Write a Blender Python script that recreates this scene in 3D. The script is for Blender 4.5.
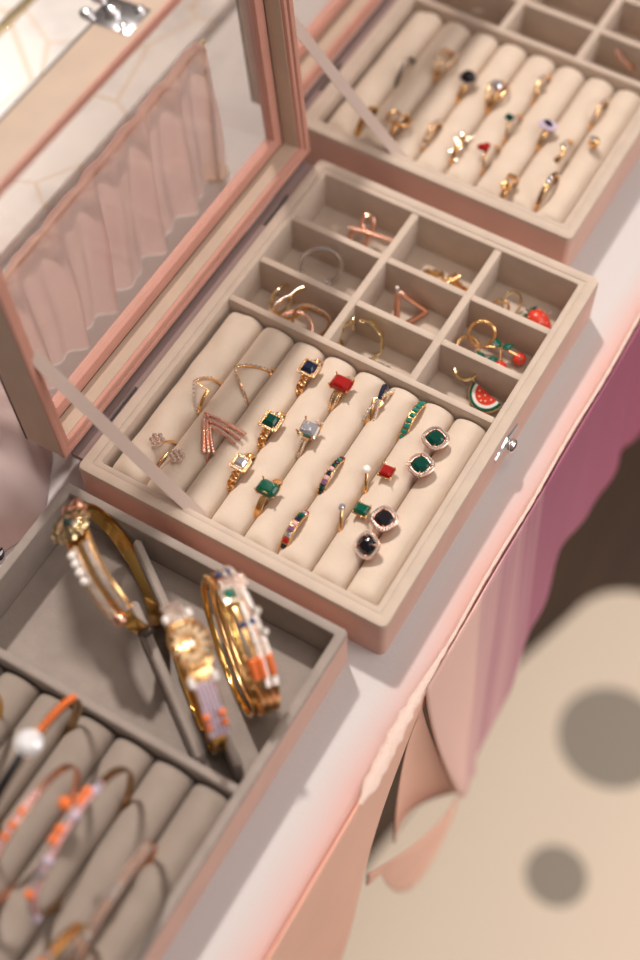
import bpy, bmesh, math, random
from mathutils import Vector, Matrix, Quaternion
for o in list(bpy.data.objects): bpy.data.objects.remove(o)
S = bpy.context.scene
COL = S.collection
PI = math.pi
R_ = math.radians
random.seed(7)

# ------------------------------------------------------------------ camera, world, light
H, W, L = 0.0311, 0.1726, 0.235            # jewellery box: height, depth (hinge to clasp), length
CAM = Vector((0.28712, -0.24854, 0.62280))
right = Vector((0.86241, 0.50619, -0.00442)); down = Vector((0.43313, -0.74239, -0.51113)); fwd = Vector((-0.26201, 0.43888, -0.85949))
cd = bpy.data.cameras.new('camera'); cam = bpy.data.objects.new('camera', cd); COL.objects.link(cam)
mw = Matrix((( right.x, -down.x, -fwd.x, CAM.x), (right.y, -down.y, -fwd.y, CAM.y), (right.z, -down.z, -fwd.z, CAM.z), (0, 0, 0, 1)))
cam.matrix_world = mw
cd.sensor_fit = 'VERTICAL'; cd.sensor_height = 36; cd.sensor_width = 24; cd.lens = 1420.287 / 960 * 36
cd.clip_start = 0.01; cd.clip_end = 30
cd.dof.use_dof = True; cd.dof.focus_distance = 0.703; cd.dof.aperture_fstop = 2.8
S.camera = cam

w = bpy.data.worlds.new('world'); S.world = w; w.use_nodes = True
nt = w.node_tree; bg = nt.nodes['Background']
tc = nt.nodes.new('ShaderNodeTexCoord'); dt = nt.nodes.new('ShaderNodeVectorMath'); dt.operation = 'DOT_PRODUCT'; dt.inputs[1].default_value = (0.50, 0.30, 0.81)
rp = nt.nodes.new('ShaderNodeValToRGB'); nt.links.new(tc.outputs['Generated'], dt.inputs[0])
mr = nt.nodes.new('ShaderNodeMapRange'); mr.inputs['From Min'].default_value = -1; mr.inputs['From Max'].default_value = 1
nt.links.new(dt.outputs['Value'], mr.inputs['Value']); nt.links.new(mr.outputs['Result'], rp.inputs['Fac'])
rp.color_ramp.elements[0].position = 0.40; rp.color_ramp.elements[0].color = (0.10, 0.070, 0.055, 1)
rp.color_ramp.elements[1].position = 0.92; rp.color_ramp.elements[1].color = (0.50, 0.43, 0.40, 1)
nt.links.new(rp.outputs['Color'], bg.inputs['Color']); bg.inputs['Strength'].default_value = 0.58

def lamp(name, kind, loc, energy, color, **kw):
    d = bpy.data.lights.new(name, kind); d.energy = energy; d.color = color
    for k, v in kw.items(): setattr(d, k, v)
    o = bpy.data.objects.new(name, d); COL.objects.link(o); o.location = loc
    return o
sun = lamp('sun', 'SUN', (-0.7, 0.6, 1.6), 2.45, (1.0, 0.92, 0.85), angle=R_(3.5))
sun.rotation_euler = Vector((0.0145, -0.0120, -0.031)).to_track_quat('-Z', 'Y').to_euler()
def fill_area(loc, e, col, sz, tgt=(0.1, 0.1, 0.0)):
    o = lamp('soft_fill_light', 'AREA', loc, e, col, shape='SQUARE', size=sz)
    o.rotation_euler = (Vector(tgt) - Vector(loc)).to_track_quat('-Z', 'Y').to_euler()
fill_area((1.35, 0.40, 0.45), 7.0, (1.0, 0.92, 0.88), 0.8, (0.15, 0.1, -0.05))  # added side fill, lifts the right-hand faces and the hanging cloth
fill_area((0.55, 0.10, 1.5), 4.5, (1.0, 0.93, 0.88), 0.7)  # added overhead fill for the crystals to reflect
rl = lamp('rug_fill_light', 'SPOT', (0.95, 0.22, 0.9), 44, (1.0, 0.92, 0.84), shadow_soft_size=0.15, spot_size=R_(40), spot_blend=0.5)  # added lamp that brightens the rug and keeps off the tabletop
rl.rotation_euler = (Vector((0.40, 0.24, -0.75)) - rl.location).to_track_quat('-Z', 'Y').to_euler()
def spot(loc, e, col=(1.0, 0.82, 0.62), r=0.03):  # added overhead spots that put glints on gold and gems
    o = lamp('glint_spot', 'SPOT', loc, e, col, shadow_soft_size=r, spot_size=R_(60), spot_blend=0.6)
    o.rotation_euler = (Vector((0.08, 0.08, 0.03)) - Vector(loc)).to_track_quat('-Z', 'Y').to_euler()
for p_, e_ in (((0.5, 0.9, 1.9), 4), ((-0.5, 0.2, 1.9), 4), ((0.75, -0.1, 1.9), 3), ((-0.1, 1.3, 1.8), 5), ((0.0, -0.7, 1.9), 2.5), ((0.35, 0.45, 2.0), 3), ((-0.45, 0.9, 1.7), 4)): spot(p_, e_ * 0.75)
vs = S.view_settings
vs.view_transform = 'Standard'; vs.look = 'None'; vs.gamma = 1.0; vs.use_curve_mapping = False; vs.exposure = 0.12

# ------------------------------------------------------------------ materials
def mat(name, color, rough=0.5, metal=0.0, bump=0.0, bscale=800, var=0.0, vscale=60, sheen=0.0, spec=0.5, trans=0.0, ior=1.45, coat=0.0):
    m = bpy.data.materials.new(name); m.use_nodes = True
    n = m.node_tree.nodes; l = m.node_tree.links; b = n['Principled BSDF']
    b.inputs['Base Color'].default_value = (*color, 1); b.inputs['Roughness'].default_value = rough; b.inputs['Metallic'].default_value = metal
    b.inputs['Specular IOR Level'].default_value = spec; b.inputs['IOR'].default_value = ior; b.inputs['Transmission Weight'].default_value = trans
    b.inputs['Coat Weight'].default_value = coat
    if sheen: b.inputs['Sheen Weight'].default_value = sheen; b.inputs['Sheen Roughness'].default_value = 0.5
    if bump or var:
        co = n.new('ShaderNodeTexCoord')
    if bump:
        t = n.new('ShaderNodeTexNoise'); t.inputs['Scale'].default_value = bscale; t.inputs['Detail'].default_value = 3
        bp = n.new('ShaderNodeBump'); bp.inputs['Strength'].default_value = bump; bp.inputs['Distance'].default_value = 0.0006
        l.new(co.outputs['Object'], t.inputs['Vector']); l.new(t.outputs['Fac'], bp.inputs['Height']); l.new(bp.outputs['Normal'], b.inputs['Normal'])
    if var:
        t = n.new('ShaderNodeTexNoise'); t.inputs['Scale'].default_value = vscale; t.inputs['Detail'].default_value = 4
        r = n.new('ShaderNodeValToRGB'); l.new(co.outputs['Object'], t.inputs['Vector']); l.new(t.outputs['Fac'], r.inputs['Fac'])
        r.color_ramp.elements[0].position = 0.3; r.color_ramp.elements[1].position = 0.7
        r.color_ramp.elements[0].color = (*[c * (1 - var) for c in color], 1); r.color_ramp.elements[1].color = (*[min(1, c * (1 + var)) for c in color], 1)
        l.new(r.outputs['Color'], b.inputs['Base Color'])
    return m
M = {}
M['suede'] = mat('beige_velvet', (0.56, 0.455, 0.375), 0.9, bump=0.25, var=0.05, vscale=90, sheen=0.25, spec=0.2)
M['roll'] = mat('cream_velvet', (0.66, 0.545, 0.445), 0.9, bump=0.25, bscale=600, var=0.04, vscale=70, sheen=0.2, spec=0.2)
M['taupe'] = mat('taupe_velvet', (0.32, 0.27, 0.24), 0.9, bump=0.3, var=0.07, vscale=90, sheen=0.2, spec=0.2)
M['taupe_roll'] = mat('taupe_roll_velvet', (0.315, 0.258, 0.218), 0.9, bump=0.3, var=0.06, vscale=70, sheen=0.2, spec=0.2)
M['pink'] = mat('pink_leatherette', (0.63, 0.405, 0.33), 0.5, bump=0.25, bscale=1500, var=0.04, spec=0.4)
M['salmon'] = mat('salmon_leatherette', (0.60, 0.30, 0.235), 0.5, bump=0.25, bscale=1500, var=0.04, spec=0.4)
M['lidtan'] = mat('tan_leatherette', (0.54, 0.41, 0.315), 0.55, bump=0.2, bscale=1500, var=0.05, spec=0.4)
M['mauve'] = mat('mauve_gap_shade', (0.30, 0.215, 0.205), 0.9)  # dark tone stands for the shade between lid and box
M['seam'] = mat('dark_seam', (0.05, 0.04, 0.035), 0.5)
M['ribbon'] = mat('ribbon_satin', (0.62, 0.49, 0.43), 0.45, bump=0.15, bscale=2500, spec=0.4)
M['gold'] = mat('yellow_gold', (0.95, 0.58, 0.26), 0.22, 1.0)
M['pale'] = mat('pale_gold', (0.88, 0.70, 0.40), 0.14, 1.0)
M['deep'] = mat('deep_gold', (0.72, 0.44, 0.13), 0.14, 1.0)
M['matte'] = mat('matte_gold', (0.80, 0.62, 0.40), 0.42, 0.8)
M['rose'] = mat('rose_gold', (0.90, 0.50, 0.37), 0.26, 1.0)
M['copper'] = mat('copper_rose', (0.70, 0.36, 0.22), 0.22, 1.0)
M['silver'] = mat('silver', (0.86, 0.86, 0.88), 0.15, 1.0)
M['steel'] = mat('dark_steel', (0.22, 0.19, 0.17), 0.3, 1.0)
M['bronze'] = mat('bronze_wire', (0.40, 0.27, 0.16), 0.25, 1.0)
def gem(name, c, rough=0.04, metal=0.0, trans=0.0, ior=1.9): return mat(name, c, rough, metal, spec=0.5, trans=trans, ior=1.5, coat=0.0)
M['emerald'] = gem('emerald', (0.0, 0.085, 0.05)); M['darkgreen'] = gem('deep_green', (0.0, 0.05, 0.033))
M['navy'] = gem('navy_gem', (0.012, 0.017, 0.045)); M['black'] = gem('black_gem', (0.012, 0.009, 0.012)); M['ruby'] = gem('ruby', (0.34, 0.012, 0.010))
M['teal'] = gem('teal_gem', (0.02, 0.20, 0.15)); M['blue'] = gem('blue_gem', (0.03, 0.07, 0.22)); M['purple'] = gem('violet_gem', (0.20, 0.09, 0.20))
M['blush'] = gem('blush_gem', (0.72, 0.42, 0.42)); M['amber'] = gem('orange_gem', (0.85, 0.20, 0.05)); M['lilac'] = gem('lilac_gem', (0.62, 0.52, 0.66))
M['clear'] = mat('clear_crystal', (0.88, 0.90, 0.98), 0.04, 0.93, spec=1.0)
M['pave'] = mat('small_crystals', (0.97, 0.90, 0.84), 0.08, 0.8, spec=1.0)
M['pave_rose'] = mat('rose_crystals', (0.95, 0.76, 0.66), 0.10, 0.8, spec=1.0)
M['brilliant'] = mat('white_brilliant', (0.94, 0.94, 0.97), 0.08, 0.25, spec=1.0)
M['pearl'] = mat('pearl', (0.86, 0.80, 0.76), 0.18, coat=0.6)
M['red'] = mat('red_enamel', (0.68, 0.05, 0.025), 0.2, coat=0.5); M['leaf'] = mat('green_enamel', (0.0, 0.10, 0.06), 0.2, coat=0.4)
M['white'] = mat('white_enamel', (0.82, 0.78, 0.72), 0.25, coat=0.4); M['seed'] = mat('cream_seed', (0.85, 0.66, 0.45), 0.3)
M['blackplastic'] = mat('black_plastic', (0.012, 0.011, 0.012), 0.35)

def glass_pane():
    m = bpy.data.materials.new('clear_pane'); m.use_nodes = True
    n = m.node_tree.nodes; l = m.node_tree.links; n.remove(n['Principled BSDF'])
    t = n.new('ShaderNodeBsdfTransparent'); t.inputs['Color'].default_value = (0.94, 0.92, 0.91, 1)
    g = n.new('ShaderNodeBsdfGlossy'); g.inputs['Roughness'].default_value = 0.03; g.inputs['Color'].default_value = (1, 1, 1, 1)
    lw = n.new('ShaderNodeLayerWeight'); lw.inputs['Blend'].default_value = 0.5; pw = n.new('ShaderNodeMath'); pw.operation = 'POWER'; pw.inputs[1].default_value = 5.0; l.new(lw.outputs['Facing'], pw.inputs[0]); f = n.new('ShaderNodeMath'); f.operation = 'MULTIPLY_ADD'; f.inputs[1].default_value = 0.6; f.inputs[2].default_value = 0.03; l.new(pw.outputs[0], f.inputs[0])
    mx = n.new('ShaderNodeMixShader'); l.new(f.outputs[0], mx.inputs[0]); l.new(t.outputs[0], mx.inputs[1]); l.new(g.outputs[0], mx.inputs[2])
    df = n.new('ShaderNodeBsdfDiffuse'); df.inputs['Color'].default_value = (0.8, 0.74, 0.70, 1); m2 = n.new('ShaderNodeMixShader'); m2.inputs[0].default_value = 0.07; l.new(mx.outputs[0], m2.inputs[1]); l.new(df.outputs[0], m2.inputs[2]); l.new(m2.outputs[0], n['Material Output'].inputs['Surface'])
    return m
M['glass'] = glass_pane()

def ramp_mat(name, axis, stops, rough=0.7, noise=0.0, nscale=(10, 10, 10), bump=0.0, bscale=300, sheen=0.0):
    """dyed fabric / printed colour that changes along one object axis"""
    m = bpy.data.materials.new(name); m.use_nodes = True
    n = m.node_tree.nodes; l = m.node_tree.links; b = n['Principled BSDF']
    b.inputs['Roughness'].default_value = rough; b.inputs['Specular IOR Level'].default_value = 0.3
    if sheen: b.inputs['Sheen Weight'].default_value = sheen
    co = n.new('ShaderNodeTexCoord'); s = n.new('ShaderNodeSeparateXYZ'); l.new(co.outputs['Object'], s.inputs[0])
    lo, hi = stops[0][0], stops[-1][0]
    src = s.outputs[axis]
    if noise:
        mp = n.new('ShaderNodeMapping'); mp.inputs['Scale'].default_value = nscale; l.new(co.outputs['Object'], mp.inputs[0])
        t = n.new('ShaderNodeTexNoise'); t.inputs['Scale'].default_value = 1; t.inputs['Detail'].default_value = 3; l.new(mp.outputs[0], t.inputs['Vector'])
        a = n.new('ShaderNodeMath'); a.operation = 'MULTIPLY_ADD'; a.inputs[1].default_value = noise; l.new(t.outputs['Fac'], a.inputs[0])
        c = n.new('ShaderNodeMath'); c.operation = 'SUBTRACT'; c.inputs[1].default_value = noise / 2; l.new(s.outputs[axis], c.inputs[0]); l.new(c.outputs[0], a.inputs[2])
        src = a.outputs[0]
    r = n.new('ShaderNodeMapRange'); r.inputs['From Min'].default_value = lo; r.inputs['From Max'].default_value = hi; l.new(src, r.inputs['Value'])
    cr = n.new('ShaderNodeValToRGB'); l.new(r.outputs['Result'], cr.inputs['Fac']); e = cr.color_ramp.elements
    for i, (p, c) in enumerate(stops):
        q = (p - lo) / (hi - lo)
        el = e[0] if i == 0 else (e[-1] if i == len(stops) - 1 else e.new(q))
        el.position = q; el.color = (*c, 1)
    l.new(cr.outputs['Color'], b.inputs['Base Color'])
    if bump:
        t2 = n.new('ShaderNodeTexNoise'); t2.inputs['Scale'].default_value = bscale; bpn = n.new('ShaderNodeBump'); bpn.inputs['Strength'].default_value = bump; bpn.inputs['Distance'].default_value = 0.001
        l.new(co.outputs['Object'], t2.inputs['Vector']); l.new(t2.outputs['Fac'], bpn.inputs['Height']); l.new(bpn.outputs['Normal'], b.inputs['Normal'])
    return m

# ------------------------------------------------------------------ mesh helpers
def obj(name, bm, material, parent=None, sharp=35, flat=False, recalc=True):
    if recalc: bmesh.ops.recalc_face_normals(bm, faces=bm.faces)
    lim = math.radians(sharp)
    for e in bm.edges:
        if len(e.link_faces) == 2: e.smooth = e.calc_face_angle(0) < lim
    for f in bm.faces: f.smooth = not flat
    me = bpy.data.meshes.new(name); bm.to_mesh(me); bm.free()
    if material: me.materials.append(material)
    o = bpy.data.objects.new(name, me); COL.objects.link(o)
    if parent: o.parent = parent
    return o
def tag(o, label, cat, group=None, kind=None):
    if label: o['label'] = label
    if cat: o['category'] = cat
    if group: o['group'] = group
    if kind: o['kind'] = kind
    return o
def thing(name, label, cat, loc=(0, 0, 0), rot=None, group=None):
    o = bpy.data.objects.new(name, None); COL.objects.link(o); o.location = loc; o.empty_display_size = 0.01
    if rot is not None: o.rotation_mode = 'QUATERNION'; o.rotation_quaternion = rot
    return tag(o, label, cat, group)
def copy_tree(o, parent=None):
    c = o.copy(); COL.objects.link(c)
    if parent: c.parent = parent
    for ch in list(o.children): copy_tree(ch, c)
    return c
def BM(): return bmesh.new()

def box(bm, x0, x1, y0, y1, z0, z1, bev=0.0, seg=2):
    vs_ = [bm.verts.new(p) for p in ((x0, y0, z0), (x1, y0, z0), (x1, y1, z0), (x0, y1, z0), (x0, y0, z1), (x1, y0, z1), (x1, y1, z1), (x0, y1, z1))]
    fs = [bm.faces.new([vs_[i] for i in q]) for q in ((0, 3, 2, 1), (4, 5, 6, 7), (0, 1, 5, 4), (1, 2, 6, 5), (2, 3, 7, 6), (3, 0, 4, 7))]
    if bev:
        es = list({e for f in fs for e in f.edges})
        bmesh.ops.bevel(bm, geom=es, offset=bev, segments=seg, affect='EDGES', profile=0.5, clamp_overlap=True)
def rrect(x0, x1, y0, y1, r, n=5):
    if r <= 0: return [(x0, y0), (x1, y0), (x1, y1), (x0, y1)]
    out = []
    for cx, cy, a in ((x1 - r, y0 + r, -90), (x1 - r, y1 - r, 0), (x0 + r, y1 - r, 90), (x0 + r, y0 + r, 180)):
        for i in range(n + 1):
            t = R_(a + 90 * i / n); out.append((cx + r * math.cos(t), cy + r * math.sin(t)))
    return out
def loft(bm, loops, closed_loops=True, cap0=False, cap1=False, ring=False):
    V = [[bm.verts.new(p) for p in lp] for lp in loops]
    m = len(V); n = len(V[0])
    for i in range(m if ring else m - 1):
        a, b = V[i], V[(i + 1) % m]
        for j in range(n if closed_loops else n - 1):
            k = (j + 1) % n
            try: bm.faces.new((a[j], a[k], b[k], b[j]))
            except ValueError: pass
    if cap0: bm.faces.new(list(reversed(V[0])))
    if cap1: bm.faces.new(V[-1])
    return V
def frame(bm, x0, x1, y0, y1, t, z0, z1, r=0.003, b=0.001, ri=0.001):
    """a rectangular wall ring, outer corners rounded by r, wall t thick, its edges eased by b"""
    def lp(d, z, rr): return [(x, y, z) for x, y in rrect(x0 + d, x1 - d, y0 + d, y1 - d, max(rr, 0.0003))]
    rin = max(r - t, ri)
    L_ = [lp(0, z0, r), lp(0, z1 - b, r), lp(b * .3, z1 - b * .3, r - b * .3), lp(b, z1, r - b), lp(t - b, z1, rin + b), lp(t - b * .3, z1 - b * .3, rin + b * .3), lp(t, z1 - b, rin), lp(t, z0, rin)]
    loft(bm, L_, ring=True)
def ico(bm, c, r, sub=1, scale=(1, 1, 1), rot=None):
    mtx = Matrix.Translation(c) @ (rot.to_matrix().to_4x4() if rot else Matrix.Identity(4)) @ Matrix.Diagonal((r * scale[0], r * scale[1], r * scale[2], 1))
    bmesh.ops.create_icosphere(bm, subdivisions=sub, radius=1, matrix=mtx)
def cyl(bm, p0, p1, r, n=12, r1=None):
    p0, p1 = Vector(p0), Vector(p1); d = p1 - p0
    q = d.to_track_quat('Z', 'Y').to_matrix()
    r1 = r if r1 is None else r1
    def lp(p, rr): return [p + q @ Vector((rr * math.cos(2 * PI * i / n), rr * math.sin(2 * PI * i / n), 0)) for i in range(n)]
    loft(bm, [lp(p0, r), lp(p1, r1)], cap0=True, cap1=True)
def tube(bm, pts, r, n=8, closed=False, flat=(1, 1), up=None):
    """swept round/elliptical wire; r may be a list; flat=(side, up) factors"""
    P = [Vector(p) for p in pts]; m = len(P); loops = []
    nrm = None
    for i in range(m):
        if closed: t = P[(i + 1) % m] - P[i - 1]
        else: t = P[min(i + 1, m - 1)] - P[max(i - 1, 0)]
        t.normalize()
        if up is not None: a = Vector(up) - t * t.dot(Vector(up))
        elif nrm is None: a = t.orthogonal()
        else: a = nrm - t * t.dot(nrm)
        if a.length < 1e-9: a = t.orthogonal()
        a.normalize(); nrm = a; b_ = t.cross(a)
        rr = r[i] if isinstance(r, (list, tuple)) else r
        loops.append([P[i] + b_ * (rr * flat[0] * math.cos(2 * PI * j / n)) + a * (rr * flat[1] * math.sin(2 * PI * j / n)) for j in range(n)])
    if closed: loft(bm, loops, ring=True)
    else: loft(bm, loops, cap0=True, cap1=True)
def hoop(bm, R, wf, tf, yf=None, a0=0, a1=360, n=72, rf=None):
    """ring band in the local XZ plane round the point (0,0,0); angle measured from the top (+Z) towards +X"""
    full = abs(a1 - a0) >= 359.9
    cnt = n if full else n + 1
    loops = []
    for i in range(cnt):
        d = a0 + (a1 - a0) * i / n; a = R_(d)
        ww = wf(d) if callable(wf) else wf; t = tf(d) if callable(tf) else tf
        y = yf(d) if yf else 0.0; rr = R + (rf(d) if rf else 0)
        rad = Vector((math.sin(a), 0, math.cos(a)))
        sec = []
        for k in range(10):
            b = 2 * PI * k / 10; cx, cz = math.cos(b), math.sin(b)
            cx = math.copysign(abs(cx) ** 0.6, cx); cz = math.copysign(abs(cz) ** 0.6, cz)
            sec.append(rad * (rr + t / 2 * cz) + Vector((0, y + ww / 2 * cx, 0)))
        loops.append(sec)
    if full: loft(bm, loops, ring=True)
    else: loft(bm, loops, cap0=True, cap1=True)
def stone_cut(bm, outline, h, mtx=None, table=0.55, depth=0.5):
    """faceted stone from a closed outline (x, y): girdle, crown, table and a short pavilion"""
    n = len(outline)
    mtx = mtx or Matrix.Identity(4)
    def at(s, z, half):
        o = []
        for i in range(n):
            x, y = outline[i]
            if half: x2, y2 = outline[(i + 1) % n]; x, y = (x + x2) / 2, (y + y2) / 2
            o.append(bm.verts.new(mtx @ Vector((x * s, y * s, z))))
        return o
    A = at(0.45, -h * depth, False); B = at(1, 0, False); C_ = at(0.84, h * 0.55, True); D = at(table, h, False)
    for a, b in ((A, B),):
        for i in range(n): bm.faces.new((a[i], a[(i + 1) % n], b[(i + 1) % n], b[i]))
    for i in range(n):
        j = (i + 1) % n
        bm.faces.new((B[i], B[j], C_[i])); bm.faces.new((B[j], C_[j], C_[i]))
        bm.faces.new((C_[i], C_[j], D[j])); bm.faces.new((C_[i], D[j], D[i]))
    bm.faces.new(D); bm.faces.new(list(reversed(A)))
def step_cut(bm, lx, ly, h, corner=0.22, mtx=None):
    mtx = mtx or Matrix.Identity(4)
    c = corner * min(lx, ly)
    def lp(s, z):
        a, b = lx / 2 * s, ly / 2 * s; k = c * s
        return [mtx @ Vector((x, y, z)) for x, y in ((a - k, -b), (a, -b + k), (a, b - k), (a - k, b), (-a + k, b), (-a, b - k), (-a, -b + k), (-a + k, -b))]
    loft(bm, [lp(0.5, -h * 0.6), lp(1, 0), lp(0.86, h * 0.5), lp(0.68, h * 0.85), lp(0.56, h)], cap0=True, cap1=True)
def sup(a, b, p, n=16):
    out = []
    for i in range(n):
        t = 2 * PI * i / n; c, s = math.cos(t), math.sin(t)
        out.append((a * math.copysign(abs(c) ** (2 / p), c), b * math.copysign(abs(s) ** (2 / p), s)))
    return out
def along(outline, count):
    P = [Vector((x, y)) for x, y in outline]; n = len(P)
    ds = [(P[(i + 1) % n] - P[i]).length for i in range(n)]; tot = sum(ds); out = []
    for k in range(count):
        s = tot * k / count; i = 0
        while s > ds[i]: s -= ds[i]; i += 1
        out.append(P[i].lerp(P[(i + 1) % n], s / ds[i]))
    return out
def heightfield(name, nu, nv, f, material, parent=None, thick=0.0):
    bm = BM()
    V = [[bm.verts.new(f(i / nu, j / nv)) for j in range(nv + 1)] for i in range(nu + 1)]
    for i in range(nu):
        for j in range(nv): bm.faces.new((V[i][j], V[i + 1][j], V[i + 1][j + 1], V[i][j + 1]))
    o = obj(name, bm, material, parent, sharp=80)
    if thick:
        md = o.modifiers.new('thickness', 'SOLIDIFY'); md.thickness = thick; md.offset = 0
    return o
def sn(x, *ks): return sum(a * math.sin(f * x + p) for a, f, p in ks)

# ------------------------------------------------------------------ setting: floor
fm = bpy.data.materials.new('dark_wood_floor'); fm.use_nodes = True
n = fm.node_tree.nodes; l = fm.node_tree.links; b = n['Principled BSDF']
co = n.new('ShaderNodeTexCoord'); mp = n.new('ShaderNodeMapping'); mp.inputs['Scale'].default_value = (14, 1.2, 1); wv = n.new('ShaderNodeTexNoise'); wv.inputs['Scale'].default_value = 2
cr = n.new('ShaderNodeValToRGB'); cr.color_ramp.elements[0].color = (0.028, 0.016, 0.010, 1); cr.color_ramp.elements[1].color = (0.13, 0.072, 0.042, 1)
l.new(co.outputs['Object'], mp.inputs[0]); l.new(mp.outputs[0], wv.inputs['Vector']); l.new(wv.outputs['Fac'], cr.inputs['Fac']); l.new(cr.outputs['Color'], b.inputs['Base Color']); b.inputs['Roughness'].default_value = 0.6
bm = BM(); box(bm, -2.2, 2.2, -2.0, 2.4, -0.80, -0.75)
o = obj('floor', bm, fm); o['kind'] = 'structure'

# cream rug with grey dots
rm = bpy.data.materials.new('cream_rug_with_dots'); rm.use_nodes = True
n = rm.node_tree.nodes; l = rm.node_tree.links; b = n['Principled BSDF']; b.inputs['Roughness'].default_value = 0.9
co = n.new('ShaderNodeTexCoord'); last = None
for cx, cy, r in ((0.2776, 0.3362, 0.054), (0.2899, 0.1819, 0.030), (0.42, 0.24, 0.05), (0.41, 0.08, 0.035), (0.29, 0.03, 0.045), (0.45, 0.42, 0.04), (0.05, 0.27, 0.045), (0.02, 0.11, 0.035)):
    d = n.new('ShaderNodeVectorMath'); d.operation = 'DISTANCE'; d.inputs[1].default_value = (cx, cy, 0)
    fl = n.new('ShaderNodeVectorMath'); fl.operation = 'MULTIPLY'; fl.inputs[1].default_value = (1, 1, 0)
    l.new(co.outputs['Object'], fl.inputs[0]); l.new(fl.outputs[0], d.inputs[0])
    lt = n.new('ShaderNodeMath'); lt.operation = 'LESS_THAN'; lt.inputs[1].default_value = r; l.new(d.outputs['Value'], lt.inputs[0])
    if last is None: last = lt
    else:
        mx = n.new('ShaderNodeMath'); mx.operation = 'MAXIMUM'; l.new(last.outputs[0], mx.inputs[0]); l.new(lt.outputs[0], mx.inputs[1]); last = mx
mix = n.new('ShaderNodeMix'); mix.data_type = 'RGBA'; mix.inputs['A'].default_value = (0.86, 0.73, 0.59, 1); mix.inputs['B'].default_value = (0.34, 0.30, 0.25, 1)
l.new(last.outputs[0], mix.inputs['Factor']); l.new(mix.outputs['Result'], b.inputs['Base Color'])
bm = BM()
pts = [(0.9, -0.9), (0.9, 0.502)] + [(0.255 + 0.07 * math.cos(R_(90 + 8 * i)), 0.432 + 0.07 * math.sin(R_(90 + 8 * i))) for i in range(11)] + [(0.158, 0.35), (0.143, 0.2), (0.120, 0.04), (0.10, -0.9)]
loft(bm, [[(x, y, -0.7499) for x, y in pts], [(x, y, -0.742) for x, y in pts]], cap0=True, cap1=True)
tag(obj('floor_rug', bm, rm), 'cream rug with large grey dots on the dark floor below the table', 'rug')

# ------------------------------------------------------------------ table
tm = ramp_mat('table_cover_print', 0, [(-0.60, (0.54, 0.50, 0.49)), (0.178, (0.56, 0.52, 0.515)), (0.188, (0.60, 0.45, 0.43)), (0.1945, (0.64, 0.38, 0.335)), (0.24, (0.66, 0.38, 0.32))], rough=0.5, noise=0.010, nscale=(30, 14, 10), bump=0.12, bscale=500)
tb = thing('display_table', 'display table with white cover and pink satin border under the jewellery boxes', 'table', (0, 0, -0.75))
bm = BM(); box(bm, -0.75, 0.197, -0.62, 1.2, 0.715, 0.75, 0.004, 3)
top = obj('tabletop', bm, tm, tb)
for x in (-0.70, 0.14):
    for y in (-0.56, 1.14):
        bm = BM(); box(bm, x, x + 0.04, y, y + 0.04, 0, 0.716, 0.003); obj('leg', bm, fm, tb)
# shiny satin piping along the edge with a worn lace end
bm = BM()
pts = [(0.1960 + 0.0004 * math.sin(v * 70) + 0.0022 * max(0, min(1, (-0.005 - v) / 0.06)), v, 0.0011 + 0.0003 * math.sin(v * 160)) for v in [(-0.068 + i * 0.004) for i in range(230)]]
tube(bm, pts, [(0.0008 + 0.0026 * max(0, min(1, (0.02 - p[1]) / 0.05))) * (1 + 0.16 * math.sin(p[1] * 900) + 0.12 * math.sin(p[1] * 2100)) * min(1, 0.25 + (p[1] + 0.068) / 0.014) for p in pts], 8, flat=(1.0, 0.28), up=(0, 0, 1))
pm = mat('cream_satin_trim', (0.68, 0.52, 0.45), 0.35, bump=1.0, bscale=900, spec=0.6)
tag(obj('satin_trim', bm, pm), 'shiny cream satin trim stitched along the table edge', 'trim')
# ombre cloth hanging from the table front
om = ramp_mat('ombre_dyed_cloth', 1, [(-0.10, (0.82, 0.53, 0.45)), (0.04, (0.82, 0.54, 0.48)), (0.085, (0.58, 0.32, 0.35)), (0.13, (0.36, 0.12, 0.19)), (0.34, (0.35, 0.095, 0.16)), (0.62, (0.32, 0.08, 0.11))], rough=0.6, noise=0.15, nscale=(6, 40, 1.2))
def pw_(x, tab):
    if x <= tab[0][0]: return tab[0][1]
    for (a, p), (b_, q_) in zip(tab, tab[1:]):
        if x <= b_:
            k = (x - a) / (b_ - a); k = k * k * (3 - 2 * k); return p + (q_ - p) * k
    return tab[-1][1]
def drop(u, v):
    y0 = -0.004 + v * 0.63
    dep = pw_(y0, [(-0.004, 0.27), (0.05, 0.26), (0.075, 0.265), (0.105, 0.22), (0.13, 0.165), (0.18, 0.140), (0.24, 0.145), (0.30, 0.175), (0.6, 0.20)])
    z = -0.001 - u * dep
    y = y0 + 0.052 * u ** 1.3 * max(0, 1 - (y0 + 0.004) / 0.075)
    x = 0.1980 + u * 0.009 * (0.4 + dep / 0.2) + u * (0.0022 * math.sin(y0 * 62) + 0.0012 * math.sin(y0 * 131 + 1)) * min(1, u * 2)
    return (x, y, z)
tag(heightfield('hanging_cloth', 30, 190, drop, om, thick=0.001), 'magenta to pale pink dyed cloth hanging off the table front', 'cloth')
sm_ = mat('peach_satin', (0.82, 0.47, 0.36), 0.5, var=0.04, vscale=15)
def drop2(u, v):
    z = -0.001 - u * 0.30
    yr = -0.003 - 0.42 * -z - 0.010 * u * math.sin(u * 7)
    y = -0.60 + v * (yr + 0.60)
    x = 0.1978 + 0.003 * u + u * 0.004 * math.sin(y * 55)
    return (x, y, z)
tag(heightfield('peach_valance', 22, 110, drop2, sm_, thick=0.001), 'peach satin valance falling straight at the near end of the table', 'cloth')
def quad3(a, b_, c, t): return Vector(a) * (1 - t) ** 2 + Vector(b_) * 2 * t * (1 - t) + Vector(c) * t ** 2
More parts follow.
